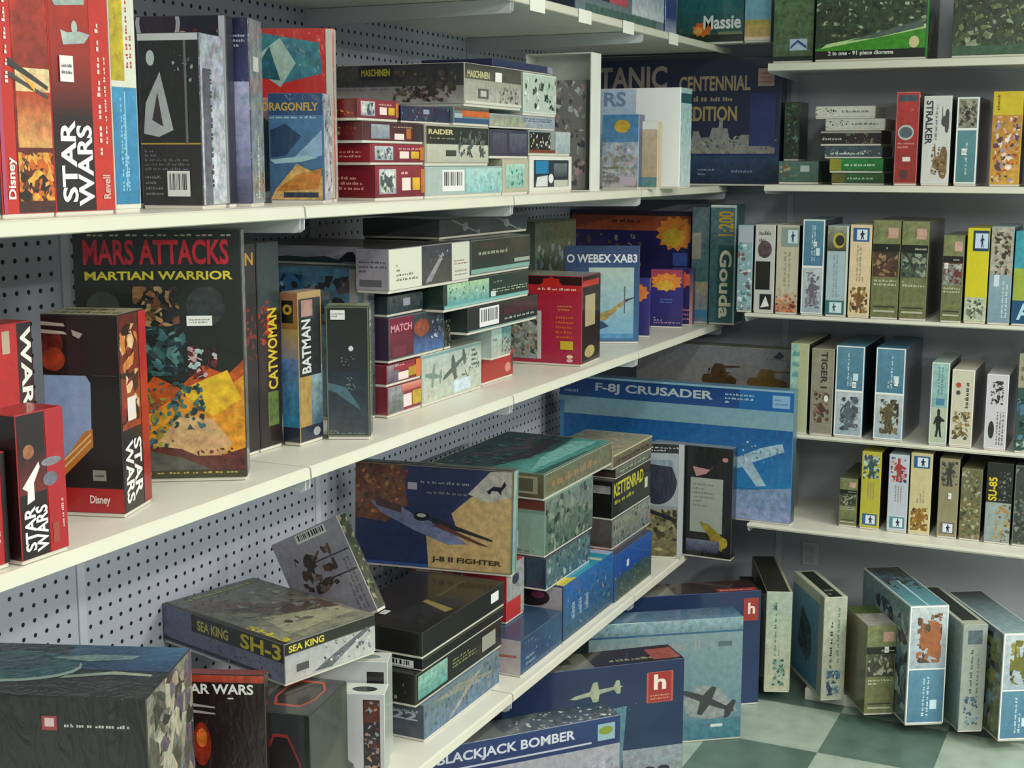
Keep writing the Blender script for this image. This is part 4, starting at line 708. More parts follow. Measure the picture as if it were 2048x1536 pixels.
mars = K('tall dark boxed kit with dripping red title over flames and rocky ground', ('a', 32, 168), ('z', 495, 960), z, 460, .07, '1a1e1c',
  {'F': [('r', 0, .40, 1, 1, '202420', '16201e', .15), ('p', [(.3, .30), (.45, .42), (.6, .37), (.75, .46), (.9, .42), (1, .48), (1, 0), (0, 0), (0, .3)], 'b8501c', .5), ('p', [(.35, .24), (.6, .34), (.8, .32), (1, .42), (1, .1), (.35, .05)], 'd89024', .4), ('p', [(.6, .36), (.9, .44), (.98, .32), (.8, .25)], 'e0b428', .3), ('p', [(.40, .1), (.6, .26), (.8, .24), (.92, .14), (.8, .05)], 'c8a070', .3),
         ('p', [(.35, .14), (.6, .12), (.7, .09), (.85, .09), (1, .12), (1, 0), (.35, 0)], '5c2c28', .5), ('p', [(0, 0), (.9, 0), (.62, .08), (.3, .13), (0, .12)], '54544c', .3), ('b', .7, .03, 1, .12, 8, ['6c2c24', '3c1c18'], .2),
         ('t', 'MARS ATTACKS', .055, .865, .93, .965, 'c02030'), ('t', 'MARTIAN WARRIOR', .06, .805, .95, .84, 'd8c83c'), ('m', .08, .975, .95, .99, 1, 'b0a494'), ('e', .16, .70, .1, .06, '343c3c', .3), ('e', .78, .7, .12, .08, '2c3434', .5),
         ('b', .36, .42, .66, .62, 22, ['2c4448', '3c6468', '1c2c30', '54807c'], .3), ('b', .38, .12, .56, .40, 16, ['3c6c70', '2c4c54', '8c8c3c'], .28), ('b', .56, .2, .76, .40, 12, ['3c6c70', '2c4c50', '1c3438'], .28), ('b', .66, .40, .84, .54, 12, ['b8c8cc', '6c2c34', 'c8a0a4', '3c1c24'], .3),
         ('b', .34, .62, .62, .78, 14, ['8c6040', '6c4430', 'a88860', '3c3028'], .3), ('r', .0, 0, 1, .03, '3c3820'), ('m', .36, .015, .95, .028, 1, 'b8a44c')],
   'R': [('r', 0, 0, 1, 1, '70706c', '9c9c98', .5)]}, 'B', stick=[('F', .66, .625, .045, .018)])
K('thin black box with an amber capital letter on its edge behind the tall red-titled box', ('X', 497, -1.61), ('X', 521, -1.61), z, ('h', .42), .2, '16120e', {'F': [('r', 0, 0, 1, 1, '1c100e', '14120c', .1), ('t', 'N', .1, .90, .8, .96, 'c89428'), ('b', .1, .4, .95, .7, 8, ['7c1c14', '4c140c'], .5)]}, 'B')
K('dark box with a yellow vertical title and faint red figure on the middle shelf', ('X', 523, -1.61), ('X', 566, -1.61), z, ('h', .42), .2, '241412', {'F': [('r', 0, .66, 1, 1, '2c3c40', '1c2c30', .3), ('r', 0, 0, 1, .66, '1c100e', '2c1410', .2), ('b', 0, .5, .5, .72, 6, ['a83018', '8c2414'], .5), ('t', 'CATWOMAN', .40, .28, .85, .68, 'd0b424', 90), ('r', .35, .10, .85, .27, '54682c', None, .5)]}, 'B')
K('tan and blue box with a black emblem square and white vertical lettering, middle shelf', ('a', 0, 567), ('z', 602, 893), z, 584, .085, 'a88c5c',
  {'F': [('r', 0, .0, 1, .10, '20283c'), ('r', 0, .10, 1, .56, '2c7ca0', '5c84b8', .4), ('r', 0, .56, 1, .76, '8c8ca0', 'b89858', .1), ('r', 0, .76, 1, 1, '9c7040', 'b07858', .1), ('r', .05, .8, .75, .95, '14140c'), ('e', .4, .89, .28, .035, 'c8a030'), ('e', .4, .89, .12, .016, '1c1808')],
   'R': [('r', 0, .0, 1, .10, '20283c'), ('r', 0, .10, .55, .44, 'a8884c', None, .2), ('r', .5, .1, 1, .5, '3c5c6c', '8ca4a8', .4), ('r', 0, .44, .95, .96, '24282c', None, .3), ('t', 'BATMAN', .1, .46, .5, .82, 'ced4d0', 90), ('r', .1, .84, .6, .95, 'a8807c', None, .3), ('e', .7, .05, .16, .03, '9ca0a4')], 'T': [('r', 0, 0, 1, 1, 'c8b0a0')]}, 'B')
K('dark kit box with a grey jet and green camouflage edge on the middle shelf', ('z', 655, 879), ('z', 741, 879), z, 612, .06, '20282c',
  {'F': [('r', 0, .5, 1, 1, '242c30', '1c2418', .1), ('r', 0, 0, 1, .5, '3c444c', '24303c', .3), ('p', [(.0, .36), (.2, .34), (.8, .20), (.75, .24), (.45, .38), (.0, .42)], '4c6c78', .3), ('b', .3, .55, .7, .62, 4, ['7c8c8c', '9ca8a8'], .2), ('b', .45, .36, .68, .46, 5, ['8c9494', '5c6c6c'], .3), ('e', .58, .68, .06, .02, 'd8dcdc'), ('fr', .002, '6c7c60'), ('m', .04, .015, .9, .05, 2, '8c8c80')],
   'R': [('r', 0, 0, 1, 1, '20302c', '6c8050', .5), ('r', .1, .84, .7, .97, 'c0c4b8'), ('m', .12, .86, .66, .95, 2, '2c2c28'), ('t', 'PHANTOM', .1, .42, .38, .8, 'b8bc7c', 90), ('r', .7, .3, .95, 1, '54782c', None, .4)], 'T': [('r', 0, 0, 1, 1, '8c9878', None, .4)]}, 'B', stick=[('F', .12, .90, .030, .02)])
SX = -1.57
s1 = K('small maroon-ended box with a yellow spot at the bottom of the middle pile', ('X', 776, SX), ('X', 843, SX), z, 776, .12, '7c2834', {'F': [('r', 0, 0, .45, 1, '54605c', '8c8c94', .5), ('r', .45, .12, .7, .6, 'ecd4d4'), ('r', .72, .12, 1, .66, 'b89c20', None, .2), ('r', .4, .72, 1, 1, 'b8504c', 'd89078'), ('fr', .001, 'c8a8a8')]}, 'B')
s1b = K('small maroon-ended box stacked on the bottom one of the middle pile', ('X', 774, SX), ('X', 842, SX), s1.z+.001, 732, .12, '7c2834', {'F': [('r', 0, 0, .35, 1, '4c4450', '8c8490', .5), ('r', .32, .06, .62, .5, 'ecd8d4'), ('r', .62, .15, .85, .72, 'b08c20', None, .2), ('r', .85, 0, 1, 1, 'd0703c'), ('r', .2, .66, .8, .9, '9c2038'), ('m', .22, .84, .8, .98, 1, 'e8b8b8')]}, 'B')
s2 = K('pale box with line drawings of aircraft at the bottom of the middle pile', ('X', 845, SX), ('X', 963, SX), z, 712, .25, 'b4bcb0', {'F': [('r', 0, 0, 1, 1, 'b8c0b0', 'b0bcb8', .2), ('plane', .3, .3, .75, .9, '5c6460', 20), ('plane', .03, .25, .32, .8, '7c8c84', -10), ('r', .5, .04, .8, .3, 'c8d8e4', None, .2), ('b', .55, .25, .95, .8, 10, ['5c5c50', '8c8c7c', '3c4840'], .15), ('m', .82, .5, .96, .92, 4, '2c3028'), ('r', 0, .94, 1, 1, '7ca0a0'), ('b', 0, 0, .3, .25, 5, ['c8c8a0', 'd0b0b0'], .2)]}, 'B')
s3 = K('crimson and blue box with an orange blast lying in the middle pile', ('X', 778, SX), ('X', 888, SX), max(s2.z, s1b.z)+.001, 636, .2, '3c2c44', {'F': [('r', 0, 0, .42, 1, '4c1020', '7c1c38', .2), ('t', 'MATCH', .03, .64, .40, .82, 'd08c9c'), ('r', .05, .05, .3, .3, '6c2434'), ('r', .42, 0, 1, .5, '4c6ca4', '24284c', .3), ('r', .42, .5, 1, 1, '2c3444', '3c444c', .4), ('e', .58, .62, .14, .22, '8c4430', .5), ('b', .75, .3, 1, .9, 8, ['a8b4c0', '3c4c5c', '6c7484'], .25), ('fr', .002, '54706c')]}, 'B')
s3b = K('dark brown box with a rough picture at the middle of the middle pile', ('X', 890, SX), ('X', 903, SX), s2.z+.001, 640, .2, '24241f', {'F': [('b', 0, 0, 1, 1, 14, ['34302c', '5c4c40', '1c2424', '7c7468'], .3)]}, 'B')
s4 = K('dark teal box with a pale price square under the projecting grey box', ('X', 776, SX), ('X', 846, SX), s3.z+.001, 594, .25, '2c3840', {'F': [('r', 0, 0, 1, 1, '1c3038', '4c5458', .4), ('b', 0, .1, 1, .9, 14, ['3c4c5c', '1c2c34', '5c6c70', '34403c'], .3), ('r', .42, .35, .62, .8, 'a4a4b8')]}, 'B')
sb = K('blue kit box with jets over mountains, standing under the projecting grey box', ('X', 721, -1.60), ('X', 752, -1.60), z, 538, .36, '3c5c74', {'L': [('r', 0, 0, 1, 1, '7c8c8c', '4c7c9c', .3), ('p', [(0, .4), (0, 1), (.6, .95), (.62, .6), (.3, .45)], '2c6c9c', .3), ('b', .2, .6, .75, .95, 14, ['1c3c6c', '3c6c94', '14202c', '8ca8b8'], .25), ('b', .6, .3, .95, .95, 12, ['4c4448', '2c2c34', '8c8c94', '5c5054'], .3), ('r', .94, 0, 1, 1, 'a8a4a0')], 'F': [('r', 0, 0, 1, 1, '2c3c48', '5c6470', .4), ('r', .3, .6, .6, .95, '8c7c80')]}, 'B')
s5b = K('long thin grey box with black mountain silhouettes, lying on the blue jets box', ('X', 741, -1.602), ('X', 860, -1.602), sb.z+.001, 495, .37, '8c8890',
  {'L': [('r', 0, 0, 1, 1, '9c98a8', 'a8a4b0', .1), ('p', [(0, 0), (0, .25), (.12, .3), (.25, .22), (.4, .34), (.55, .3), (.68, .4), (.8, .12), (.8, 0)], '24343c', .3), ('p', [(.05, .1), (.1, .8), (.16, .85), (.2, .4), (.2, .1)], '14141c'), ('p', [(.76, .05), (.84, .7), (.88, .72), (.92, .1)], '14121a')],
   'T': [('r', 0, 0, 1, 1, '4c4844', '545054', .2)]}, 'B')
s5 = K('deep grey box with two white labels and a dark jet picture, projecting from the pile', ('X', 778, -1.515), ('X', 939, -1.515), max(s4.z, 1.525)+.001, 499, .084, '8c8890',
  {'L': [('r', 0, 0, 1, 1, 'b0a8b4', 'a09cac', .1), ('m', .1, .4, .95, .75, 3, '4c4454'), ('r', .1, .08, .8, .25, '6c6c70')],
   'F': [('r', 0, 0, .38, 1, 'd8d8c8'), ('m', .08, .18, .34, .66, 4, '44483c'), ('r', .38, 0, .76, 1, '4c4844', '2c3044', .3), ('p', [(.42, .05), (.50, .08), (.66, .72), (.64, .8), (.55, .5)], '8c8c98', .3), ('b', .45, .5, .72, .95, 6, ['4c5484', '24283c', 'a8a8b4'], .2), ('r', .76, .0, 1, 1, 'd0d0c4'), ('m', .79, .4, .97, .56, 2, '8c3c34'), ('m', .8, .1, .96, .3, 2, '8c8c84')], 'T': [('r', 0, 0, 1, 1, '4c4844', '545054', .2)]}, 'B')
VX = -1.54
v1 = K('small bright red box lying at the bottom beside the aircraft-drawing box', ('X', 965, -1.585), ('X', 1026, -1.585), z, 716, .15, 'a82820', {'F': [('r', 0, 0, 1, 1, 'a02818', 'b83024', .1), ('e', .82, .35, .1, .2, 'd08c80'), ('r', .93, .3, 1, .9, '54342c')]}, 'B')
v2 = K('pale teal box with grey vehicles lying on the small bright red box', ('X', 984, VX), ('X', 1022, VX), v1.z+.001, 656, .3, 'a4b4b0', {'F': [('r', 0, 0, .5, 1, 'acb4a4', '9cb4b4', .2), ('m', .05, .5, .45, .7, 1, '54605c'), ('r', .5, 0, 1, 1, '9c9c94', '3c7c80', .4), ('b', .5, .1, 1, .6, 12, ['5c5c54', 'b8b8a8', '3c4844'], .25)]}, 'B')
v3 = K('dark box with a barcode and small red lettering in the second middle pile', ('X', 936, -1.52), ('X', 1074, -1.52), v2.z+.001, 617, .3, '242c2a', {'F': [('r', 0, 0, 1, 1, '1c2424', '2c2428', .2), ('bar', .15, .1, .42, .92), ('r', .48, .4, .95, .95, '4c1c28', '2c1c20', .3), ('m', .5, .15, .95, .35, 1, 'a8b0ac'), ('r', 0, 0, 1, .04, '6ca09c')]}, 'B')
v4 = K('dark green box with a teal picture end and rows of white lettering, second middle pile', ('X', 888, -1.52), ('X', 1057, -1.52), v3.z+.001, 567, .3, '1c302c', {'F': [('r', 0, .0, 1, .14, '8cc4c4', '5c9c9c'), ('r', .03, .14, .5, .95, '5c9ca0', 'a8c4a0', .3), ('b', .05, .2, .48, .9, 10, ['3c7c84', '8cc0c4', '2c5c64', 'd0dcc0'], .2), ('m', .55, .68, .95, .82, 1, '7c9088'), ('m', .54, .28, .98, .50, 2, 'b0c0a8'), ('r', .52, .16, .58, .38, 'ccd4d0')]}, 'B')
v5 = K('dark green-black box with a pale teal rim, upper part of the second middle pile', ('X', 941, -1.53), ('X', 1059, -1.53), v4.z+.001, 481, .3, '24302c', {'F': [('r', 0, 0, 1, .14, '7ca8a0'), ('r', 0, .45, 1, 1, '2c2c28', '34342c', .3), ('m', .12, .5, .6, .72, 1, 'a0a494'), ('m', .2, .74, .6, .88, 1, '6c3028'), ('r', .72, .2, 1, .32, '9ca49c'), ('fr', .001, '7c8c84')]}, 'B')
v6 = K('long slate box with pale jets topping the second middle pile', ('X', 880, -1.60), ('X', 1054, -1.60), v5.z+.001, 440, .22, '2c3038', {'F': [('r', 0, 0, 1, 1, '34383c', '1c2434', .3), ('plane', .1, .15, .45, .8, '6c707c', -14), ('plane', .55, .2, .95, .8, '7c8084', -16)], 'L': [('r', 0, 0, 1, 1, '54585c')]}, 'B')
K('olive and grey box standing in shade behind the crimson standing box', ('X', 1070, -1.84), ('X', 1150, -1.84), z, 444, .1, '4c5c50', {'F': [('r', 0, .55, 1, 1, '54604c', '6c7864', .3), ('b', 0, .4, 1, .8, 12, ['6c8c8c', '8c9c94', '3c4c48'], .25)]}, 'B')
red = K('crimson standing box with orange lettering, white-edged picture and black side on the middle shelf', ('a', 4, 1004), ('z', 1163, 734), z, 548, .17, 'a81c3c',
  {'F': [('r', 0, 0, 1, 1, 'a01840', 'b02038', .1), ('r', 0, .9, 1, 1, '2c0c0c', None, .2), ('s', .62, .9, .14, .1, 8, 'c02818'), ('r', 0, .82, 1, .9, 'b8242c', None, .2), ('m', .45, .83, .95, .88, 1, 'f0d0c8'), ('m', .1, .75, .7, .79, 1, 'e0b0b4'), ('r', 0, .04, .5, .6, '8c9894', '9ca49c', .4), ('b', 0, .06, .48, .5, 20, ['5c5c54', 'b0b4a8', '6c746c', '3c4840', '8c7c6c'], .2), ('r', .45, .04, .5, .6, 'c8c0c0'),
         ('m', .68, .28, .9, .56, 5, 'd8742c'), ('m', .7, .6, .9, .68, 2, 'e0a050'), ('r', .74, .16, .9, .26, 'c8b028'), ('e', .86, .08, .04, .022, 'e8d0a0'), ('e', .86, .035, .04, .02, 'e0b0b8')],
   'R': [('r', 0, 0, 1, 1, '1c0c0c', None, .1), ('r', 0, .88, .9, .95, 'c02c20', None, .3), ('r', .15, .42, .7, .78, 'b8a884'), ('e', .42, .12, .28, .07, 'b8a468', .3), ('b', .1, .15, .9, .4, 4, ['3c1414'], .3)], 'T': [('r', 0, 0, 1, 1, '8c9084')]}, 'B')
K('navy-framed boxed kit with a tan helicopter over pale sea on the middle shelf', ('a', 27, 1128), ('z', 1277, 687), z, 492, .03, '2c4c74',
  {'F': [('r', 0, 0, 1, 1, '34608c', '1c3864', .1), ('r', .32, .03, .93, .78, '6ca4c4', 'a8bcb4', .15), ('t', 'O WEBEX XAB3', .02, .83, .97, .92, 'd8dce4'), ('p', [(.42, .28), (.62, .34), (.82, .45), (.84, .42), (.66, .30), (.55, .22), (.42, .24)], '9c8850', .4), ('p', [(.8, .44), (.94, .47), (.94, .46), (.8, .41)], '2c3434'), ('r', .80, .30, .815, .58, '4c5c64'), ('p', [(.3, .2), (.5, .22), (.6, .16), (.45, .12), (.32, .14)], '1c3c64', .3), ('r', .32, .03, .93, .08, '4c8cb8', None, .2)]}, 'B')
K('narrow indigo box with an orange price burst beside the helicopter box', ('a', 15, 1262), ('z', 1298, 675), z, 556, .04, '2c2470', {'F': [('r', 0, 0, 1, 1, '282468', '342c80', .1), ('s', .4, .75, .6, .16, 9, 'd87838'), ('m', .1, .03, .9, .16, 2, 'a8a0d0')]}, 'B')
K('indigo box with an orange and yellow price burst, in front of the wide burst box', ('a', 12, 1300), ('z', 1363, 657), z, 538, .045, '2c2478', {'F': [('r', 0, 0, 1, .8, '241c60', '302880', .1), ('r', 0, .8, 1, 1, 'a83c50', None, .2), ('s', .5, .78, .56, .17, 12, 'e08830'), ('s', .45, .72, .32, .1, 9, 'd8a838'), ('m', .3, .4, .7, .5, 2, '5c7cc8'), ('m', .1, .04, .95, .17, 3, 'c8a8c8')]}, 'B')
K('indigo box with a red-orange burst standing last before the green-spined box', ('a', 8, 1340), ('Y', 1385, 4.70), z, 536, .04, '2c2060', {'F': [('r', 0, 0, 1, 1, '241c58', None, .1), ('s', .4, .8, .6, .17, 10, 'd85838'), ('m', .3, .05, .9, .3, 3, 'c87888'), ('r', .85, 0, 1, 1, 'c8907c', '3c3458')]}, 'B')
K('wide indigo kit box with an orange banner and golden burst behind the crimson box', ('Y', 1140, 4.83), ('Y', 1378, 4.83), z, 419, .03, '241c5c', {'F': [('r', 0, 0, 1, 1, '1c1c50', '241c5c', .1), ('r', 0, .82, 1, 1, 'a8502c', '8c4434', .2), ('m', .35, .88, .8, .94, 1, '3c2018'), ('s', .88, .80, .17, .17, 13, 'e08830'), ('s', .86, .76, .1, .1, 9, 'd8b038'), ('b', 0, .4, .6, .78, 14, ['34245c', '5c4c3c', '8c8c7c', '3c2c6c'], .2), ('r', .86, .5, .98, .62, '3c54a8', None, .2), ('m', .6, .3, .95, .36, 1, 'c08880'), ('r', 0, .96, 1, 1, '2c2030')]}, 'B')
K('thin box with a blue sky picture edge beside the green-spined ship box', ('Y', 1380, 4.80), ('Y', 1414, 4.80), z, 414, .06, '6c8490', {'F': [('r', 0, 0, 1, .35, '6c8ca4', 'b0a484', .3), ('r', 0, .35, 1, 1, '4c7478', '6c7c88', .3), ('r', .0, .55, .55, .78, 'a09c90', None, .1), ('r', 0, .04, 1, .1, '4c8cb4')]}, 'B')
K('tall green-spined ship kit box with a white upright title at the shelf end', ('Y', 1416, 4.79), ('Y', 1468, 4.79), z, 409, .10, '3c6c70', {'F': [('r', 0, 0, 1, 1, '3c6c74', '5c7c84', .3), ('r', .3, .0, .92, .66, '2c5c5c', None, .1), ('t', 'Gouda', .38, .04, .86, .62, 'ece8c8', -90), ('t', '1:200', .3, .74, .9, .95, 'c8a43c', 90), ('r', .94, 0, 1, 1, 'b4c4c0'), ('r', 0, .98, 1, 1, 'e0e4e0')]}, 'B')

# ================================================================ bottom left shelf
z = ZC+.001
c1 = K('big black kit box with a teal disc craft on its lid, bottom shelf', ('m', 21, .48), ('X', 313, -1.50), z, ('h', .467), .25, '1c201e',
  {'F': [('r', 0, 0, 1, 1, '14201e', '1a1c1a', .25), ('r', .0, .0, .7, .62, '1c2c28', '1a1a18', .4), ('m', .05, .885, .60, .91, 1, 'ccd0cc'), ('m', .70, .88, .94, .905, 1, 'ccd0cc'), ('r', .62, .872, .675, .928, 'a83c44'), ('r', .63, .886, .665, .92, 'e8ccd0'), ('p', [(.0, .52), (.3, .48), (.75, .30), (.5, .34), (0, .42)], '8ca4ac', .3)],  # last pale polygon paints a light streak on the film
   'T': [('r', 0, 0, 1, 1, '2a2826', '1a2a38', .3), ('r', .55, .5, 1, 1, '24406c', '3c6c94', .2), ('e', .36, .52, .30, .30, 'b4ccc4'), ('e', .35, .56, .295, .29, '2c606c', .5), ('e', .34, .62, .2, .16, '244c5c', .4), ('p', [(.62, .32), (.8, .42), (.95, .40), (.95, .44), (.8, .48), (.63, .38)], 'a8b4a4', .3), ('p', [(.5, .72), (.66, .80), (.84, .80), (.82, .72), (.66, .66)], '8cacb0', .4), ('s', .3, .2, .07, .12, 5, 'c8ccc8')],
   'R': [('r', 0, 0, 1, 1, '5c7474', '8c8878', .5), ('b', 0, .4, 1, 1, 24, ['a8a488', '5c5c4c', 'c0bca4', '3c3c34', '6c5c6c'], .35), ('b', .3, 0, 1, .5, 14, ['34405c', '6c7084', '8c9c9c', '24304c'], .3)]}, 'C', wrap=True)
c2 = K('dark red-lit box with a bold white title, behind the big black box', ('m', 22, .19), ('X', 538, -1.575), z, 1347, .03, '1c0c0c',
  {'F': [('r', 0, 0, 1, 1, '140a0a', '241010', .2), ('r', 0, .955, 1, 1, 'a8402c', 'c05038', .3), ('t', 'STAR WARS', .02, .88, .88, .945, 'eeeeea'), ('p', [(.2, .82), (.45, .80), (.46, .79), (.2, .80)], 'a8a09c'), ('p', [(.2, .78), (.45, .76), (.46, .75), (.2, .76)], 'a8a09c'), ('e', .3, .56, .1, .14, '8c2410', .5), ('e', .3, .6, .06, .06, 'd06820', .5), ('r', .6, .85, .66, .86, 'd8d0cc')], 'T': [('r', 0, 0, 1, 1, '7c2018')]}, 'C', wrap=True)
c3 = K('black box with red octagon outlines on lid and front, bottom shelf', ('m', 10, .128), ('X', 624, -1.50), z, ('h', .253), .20, '24262a',
  {'F': [('r', 0, 0, 1, 1, '181a20', '2c2e32', .1), ('p', [(.22, 0), (.22, .62), (.36, .82), (.62, .82), (.84, .58), (.84, 0)], '8c2c28'), ('p', [(.25, 0), (.25, .61), (.38, .79), (.61, .79), (.81, .57), (.81, 0)], '1a1216', .1), ('e', .52, .28, .12, .13, 'a8a8b0'), ('r', .92, 0, 1, 1, '0c0e0e')],
   'T': [('r', 0, 0, 1, 1, '343838', None, .15), ('p', [(.12, .38), (.25, .18), (.7, .18), (.84, .4), (.84, .7), (.68, .9), (.25, .9), (.12, .7)], 'a8442c'), ('p', [(.16, .4), (.27, .23), (.68, .23), (.80, .42), (.80, .68), (.66, .85), (.27, .85), (.16, .68)], '241c16', .2)], 'R': [('r', 0, 0, 1, 1, '30382c', '3c4438', .15)]}, 'C')
c4 = K('white window box with an oval hole in its lid showing a red-brown figure, bottom shelf', ('m', 21, .24), ('X', 771, -1.50), z, 1382, .062, 'c8ccc8',
  {'F': [('r', 0, 0, 1, 1, 'b8b8bc', 'c4c4c8', .03), ('r', .80, .0, .96, .93, '1c1a1e', None, .1), ('r', .81, .64, .95, .92, '5c2014', None, .4), ('b', .81, .0, .95, .92, 16, ['6c2818', '2c1c1c', 'a88468', '34343c', '8c8c94'], .5), ('p', [(.55, .25), (.7, .1), (.72, .0), (.5, 0)], '6c6c74', .5)],
   'T': [('r', 0, 0, 1, 1, 'd8dcd4'), ('e', .80, .42, .12, .26, '2c3430', .3), ('p', [(.1, .4), (.2, .8), (.45, .95), (.45, .85), (.25, .7), (.16, .38)], 'b85048')], 'R': [('r', 0, 0, 1, 1, 'a8b4a8')]}, 'C', name='window_box')
c4b = K('white window box with an oval hole, the one behind and higher of the pair', ('m', 21, .16), ('w',)+corner(c4, .985, 1.12), z, ('h', .242), .06, 'c8ccc8', {'F': [('r', 0, 0, 1, 1, 'b8bcbc'), ('r', .7, 0, .95, .9, '1c1a1e')], 'T': [('r', 0, 0, 1, 1, 'd4d8d0'), ('e', .62, .48, .26, .26, '8c9c94', .2)], 'R': [('r', 0, 0, 1, 1, 'b4bcb4')]}, 'C', name='window_box')
q0, q1, q2 = PZ(568, 1290, .59+S), PZ(750, 1228, .59+S), PZ(318, 1203, .59+S)
an5 = math.degrees(math.atan2(q1.y-q0.y, q1.x-q0.x))
c5 = K('flat helicopter kit box with a big yellow title, lying on the octagon box', ('w', q0.x, q0.y), ('m', an5, (q1-q0).length), .496+S, ('h', .094), (q2-q0).length*.96, '6c6a68',
  {'T': [('r', 0, 0, 1, 1, '8c8c78', '54544c', .4), ('p', [(.0, .75), (.55, .35), (.98, .25), (.98, .42), (.6, .55), (.2, .95)], '5c4c44', .4), ('p', [(.2, .1), (.95, .12), (.95, .25), (.3, .4)], 'a8a488', .3), ('b', .2, .2, .9, .8, 18, ['6c6458', '8c8878', '4c443c', '7c7c80'], .16), ('t', 'SH-3', .03, .02, .12, .34, 'd8c81c', -90), ('r', 0, 0, .04, 1, '2c2818'), ('m', .15, .9, .9, .96, 1, '9ca03c')],
   'L': [('r', 0, 0, 1, 1, '7c7c98', '6c7088', .2), ('r', .25, .52, 1, 1, '1c1c14'), ('t', 'SEA KING', .30, .60, .56, .88, 'd0c44c'), ('t', 'SH-3', .66, .55, .98, .95, 'd8c81c'), ('r', .0, .04, .9, .12, '24243c'), ('b', .35, .05, 1, .48, 12, ['34384c', '9ca0b4', '5c607c'], .2)],
   'F': [('r', 0, 0, 1, .7, 'b8b8b4', 'a8a8a8', .15), ('r', 0, .72, 1, 1, '1c1c14'), ('t', 'SEA KING', .04, .76, .42, .94, 'd0c43c'), ('p', [(.3, .05), (.5, .3), (.9, .75), (.95, .7), (.7, .35), (.5, .02)], '5c5c64', .4), ('b', .4, .1, .95, .7, 10, ['74747c', '4c4c54', 'c8c8c8'], .2), ('r', .12, .2, .25, .4, '4c4c50')]}, 'C')
# leaning box
lp = PY(757, 1224, 2.652)
rl = -27; wl, hl = .21, .245
ox = lp.x - wl*math.cos(math.radians(rl)); oz = lp.z + wl*math.sin(math.radians(rl))
c6 = K('tilted pale violet kit box with a dark mottled spine, leaning behind the helicopter box', ('w', ox, 2.652), ('m', 0, wl), oz, ('h', hl), .038, '9a96a0',
  {'F': [('r', 0, 0, 1, 1, '8c8894', 'a09caa', .15), ('b', .2, .35, .75, .8, 12, ['4c3c34', '5c4438', '3c3430', '74605c'], .3), ('bar', .35, .9, .8, .99), ('r', .45, .66, .98, .675, '3c3c44'), ('r', .4, .45, .98, .465, '3c3c44'), ('m', .78, .05, .95, .6, 3, '6c6c74', True)],
   'R': [('r', 0, 0, 1, 1, '4c4c3c', '24281f', .5), ('b', 0, 0, 1, 1, 14, ['7c7a5c', '2c2c20', '9c9878', '44442f'], .5)]}, 'C', roll=rl)
c9 = K('blue-grey jet kit box at the bottom of the black pile, bottom shelf', ('X', 849, -1.507), ('X', 998, -1.507), z, 1411, .17, '5c7484', {'F': [('r', 0, 0, 1, 1, '4c6c8c', '6c7c7c', .4), ('p', [(.3, .05), (.36, .1), (.75, .9), (.6, .8)], '9c9488', .3), ('p', [(.1, .9), (.7, .5), (.95, .55), (.4, .95)], '8c8c80', .3), ('b', 0, 0, 1, 1, 14, ['5c7c94', '7c8c8c', '3c5468'], .2)], 'L': [('r', 0, 0, 1, 1, '3c4454', '4c5864', .2), ('t', 'F-22', .15, .5, .9, .75, 'a8acbc'), ('m', .1, .7, .95, .85, 1, '9ca0b4')]}, 'C')
c8 = K('dark green box with a teal picture and gold lettering in the black pile, bottom shelf', ('X', 832, -1.515), ('X', 1003, -1.515), c9.z+.001, 1350, .22, '1c201a', {'F': [('r', 0, 0, 1, 1, '1c201c', None, .1), ('r', .02, .1, .34, .9, '5c9c94', '8cb4a8', .4), ('m', .4, .35, .68, .7, 3, '9c9860'), ('r', .75, .2, .92, .75, '9c9c90'), ('fr', .0015, '6c7048')], 'L': [('r', 0, 0, 1, 1, '1c1a14', None, .1), ('b', .3, .1, .9, .7, 6, ['6c5040', '3c2c24', 'a0a0a0'], .4), ('m', .1, .8, .9, .92, 1, '9c9878')]}, 'C')
c7b = K('plain black box with a barcode end, lower of the two black lids', ('X', 846, -1.508), ('X', 1008, -1.508), c8.z+.001, 1318, .24, '121212', {'F': [('r', 0, .88, 1, .95, '5c5c3c')], 'L': [('bar', .4, .0, .9, .7)]}, 'C')
c7 = K('large black kit box with gold emblem lid on top of the black pile', ('X', 845, -1.505), ('X', 1009, -1.505), c7b.z+.001, 1266, .26, '141414', {'F': [('r', .82, .35, .92, .8, 'e8ecec'), ('r', 0, 0, 1, .05, '3c3828')], 'T': [('r', 0, 0, 1, 1, '1c1c18', '28221c', .2), ('p', [(.35, .08), (.42, .06), (.5, .42), (.46, .44)], '8c7c44'), ('p', [(.58, .35), (.9, .36), (.9, .40), (.58, .4)], '3c3c24')]}, 'C', stick=[('T', .16, .55, .03, .018)])
c17 = K('lower blue toy box with a dark furry cartoon animal, bottom shelf beside the black pile', ('X', 1042, -1.475), ('X', 1124, -1.475), z, 1282, .25, '34506c', {'F': [('r', 0, 0, 1, 1, '2c4c74', '2c4868', .2), ('b', .05, .1, .9, .9, 14, ['3c5c80', '1c3454', '6c8498'], .15), ('m', .1, .15, .3, .5, 2, '9cb0c4')], 'L': [('r', 0, 0, 1, 1, 'b8acb0', None, .1), ('e', .3, .75, .28, .2, '24201f'), ('e', .35, .15, .4, .3, '141414'), ('p', [(.5, .5), (.95, .55), (.95, .48), (.5, .42)], 'a8645c')]}, 'C', name='toy_box')
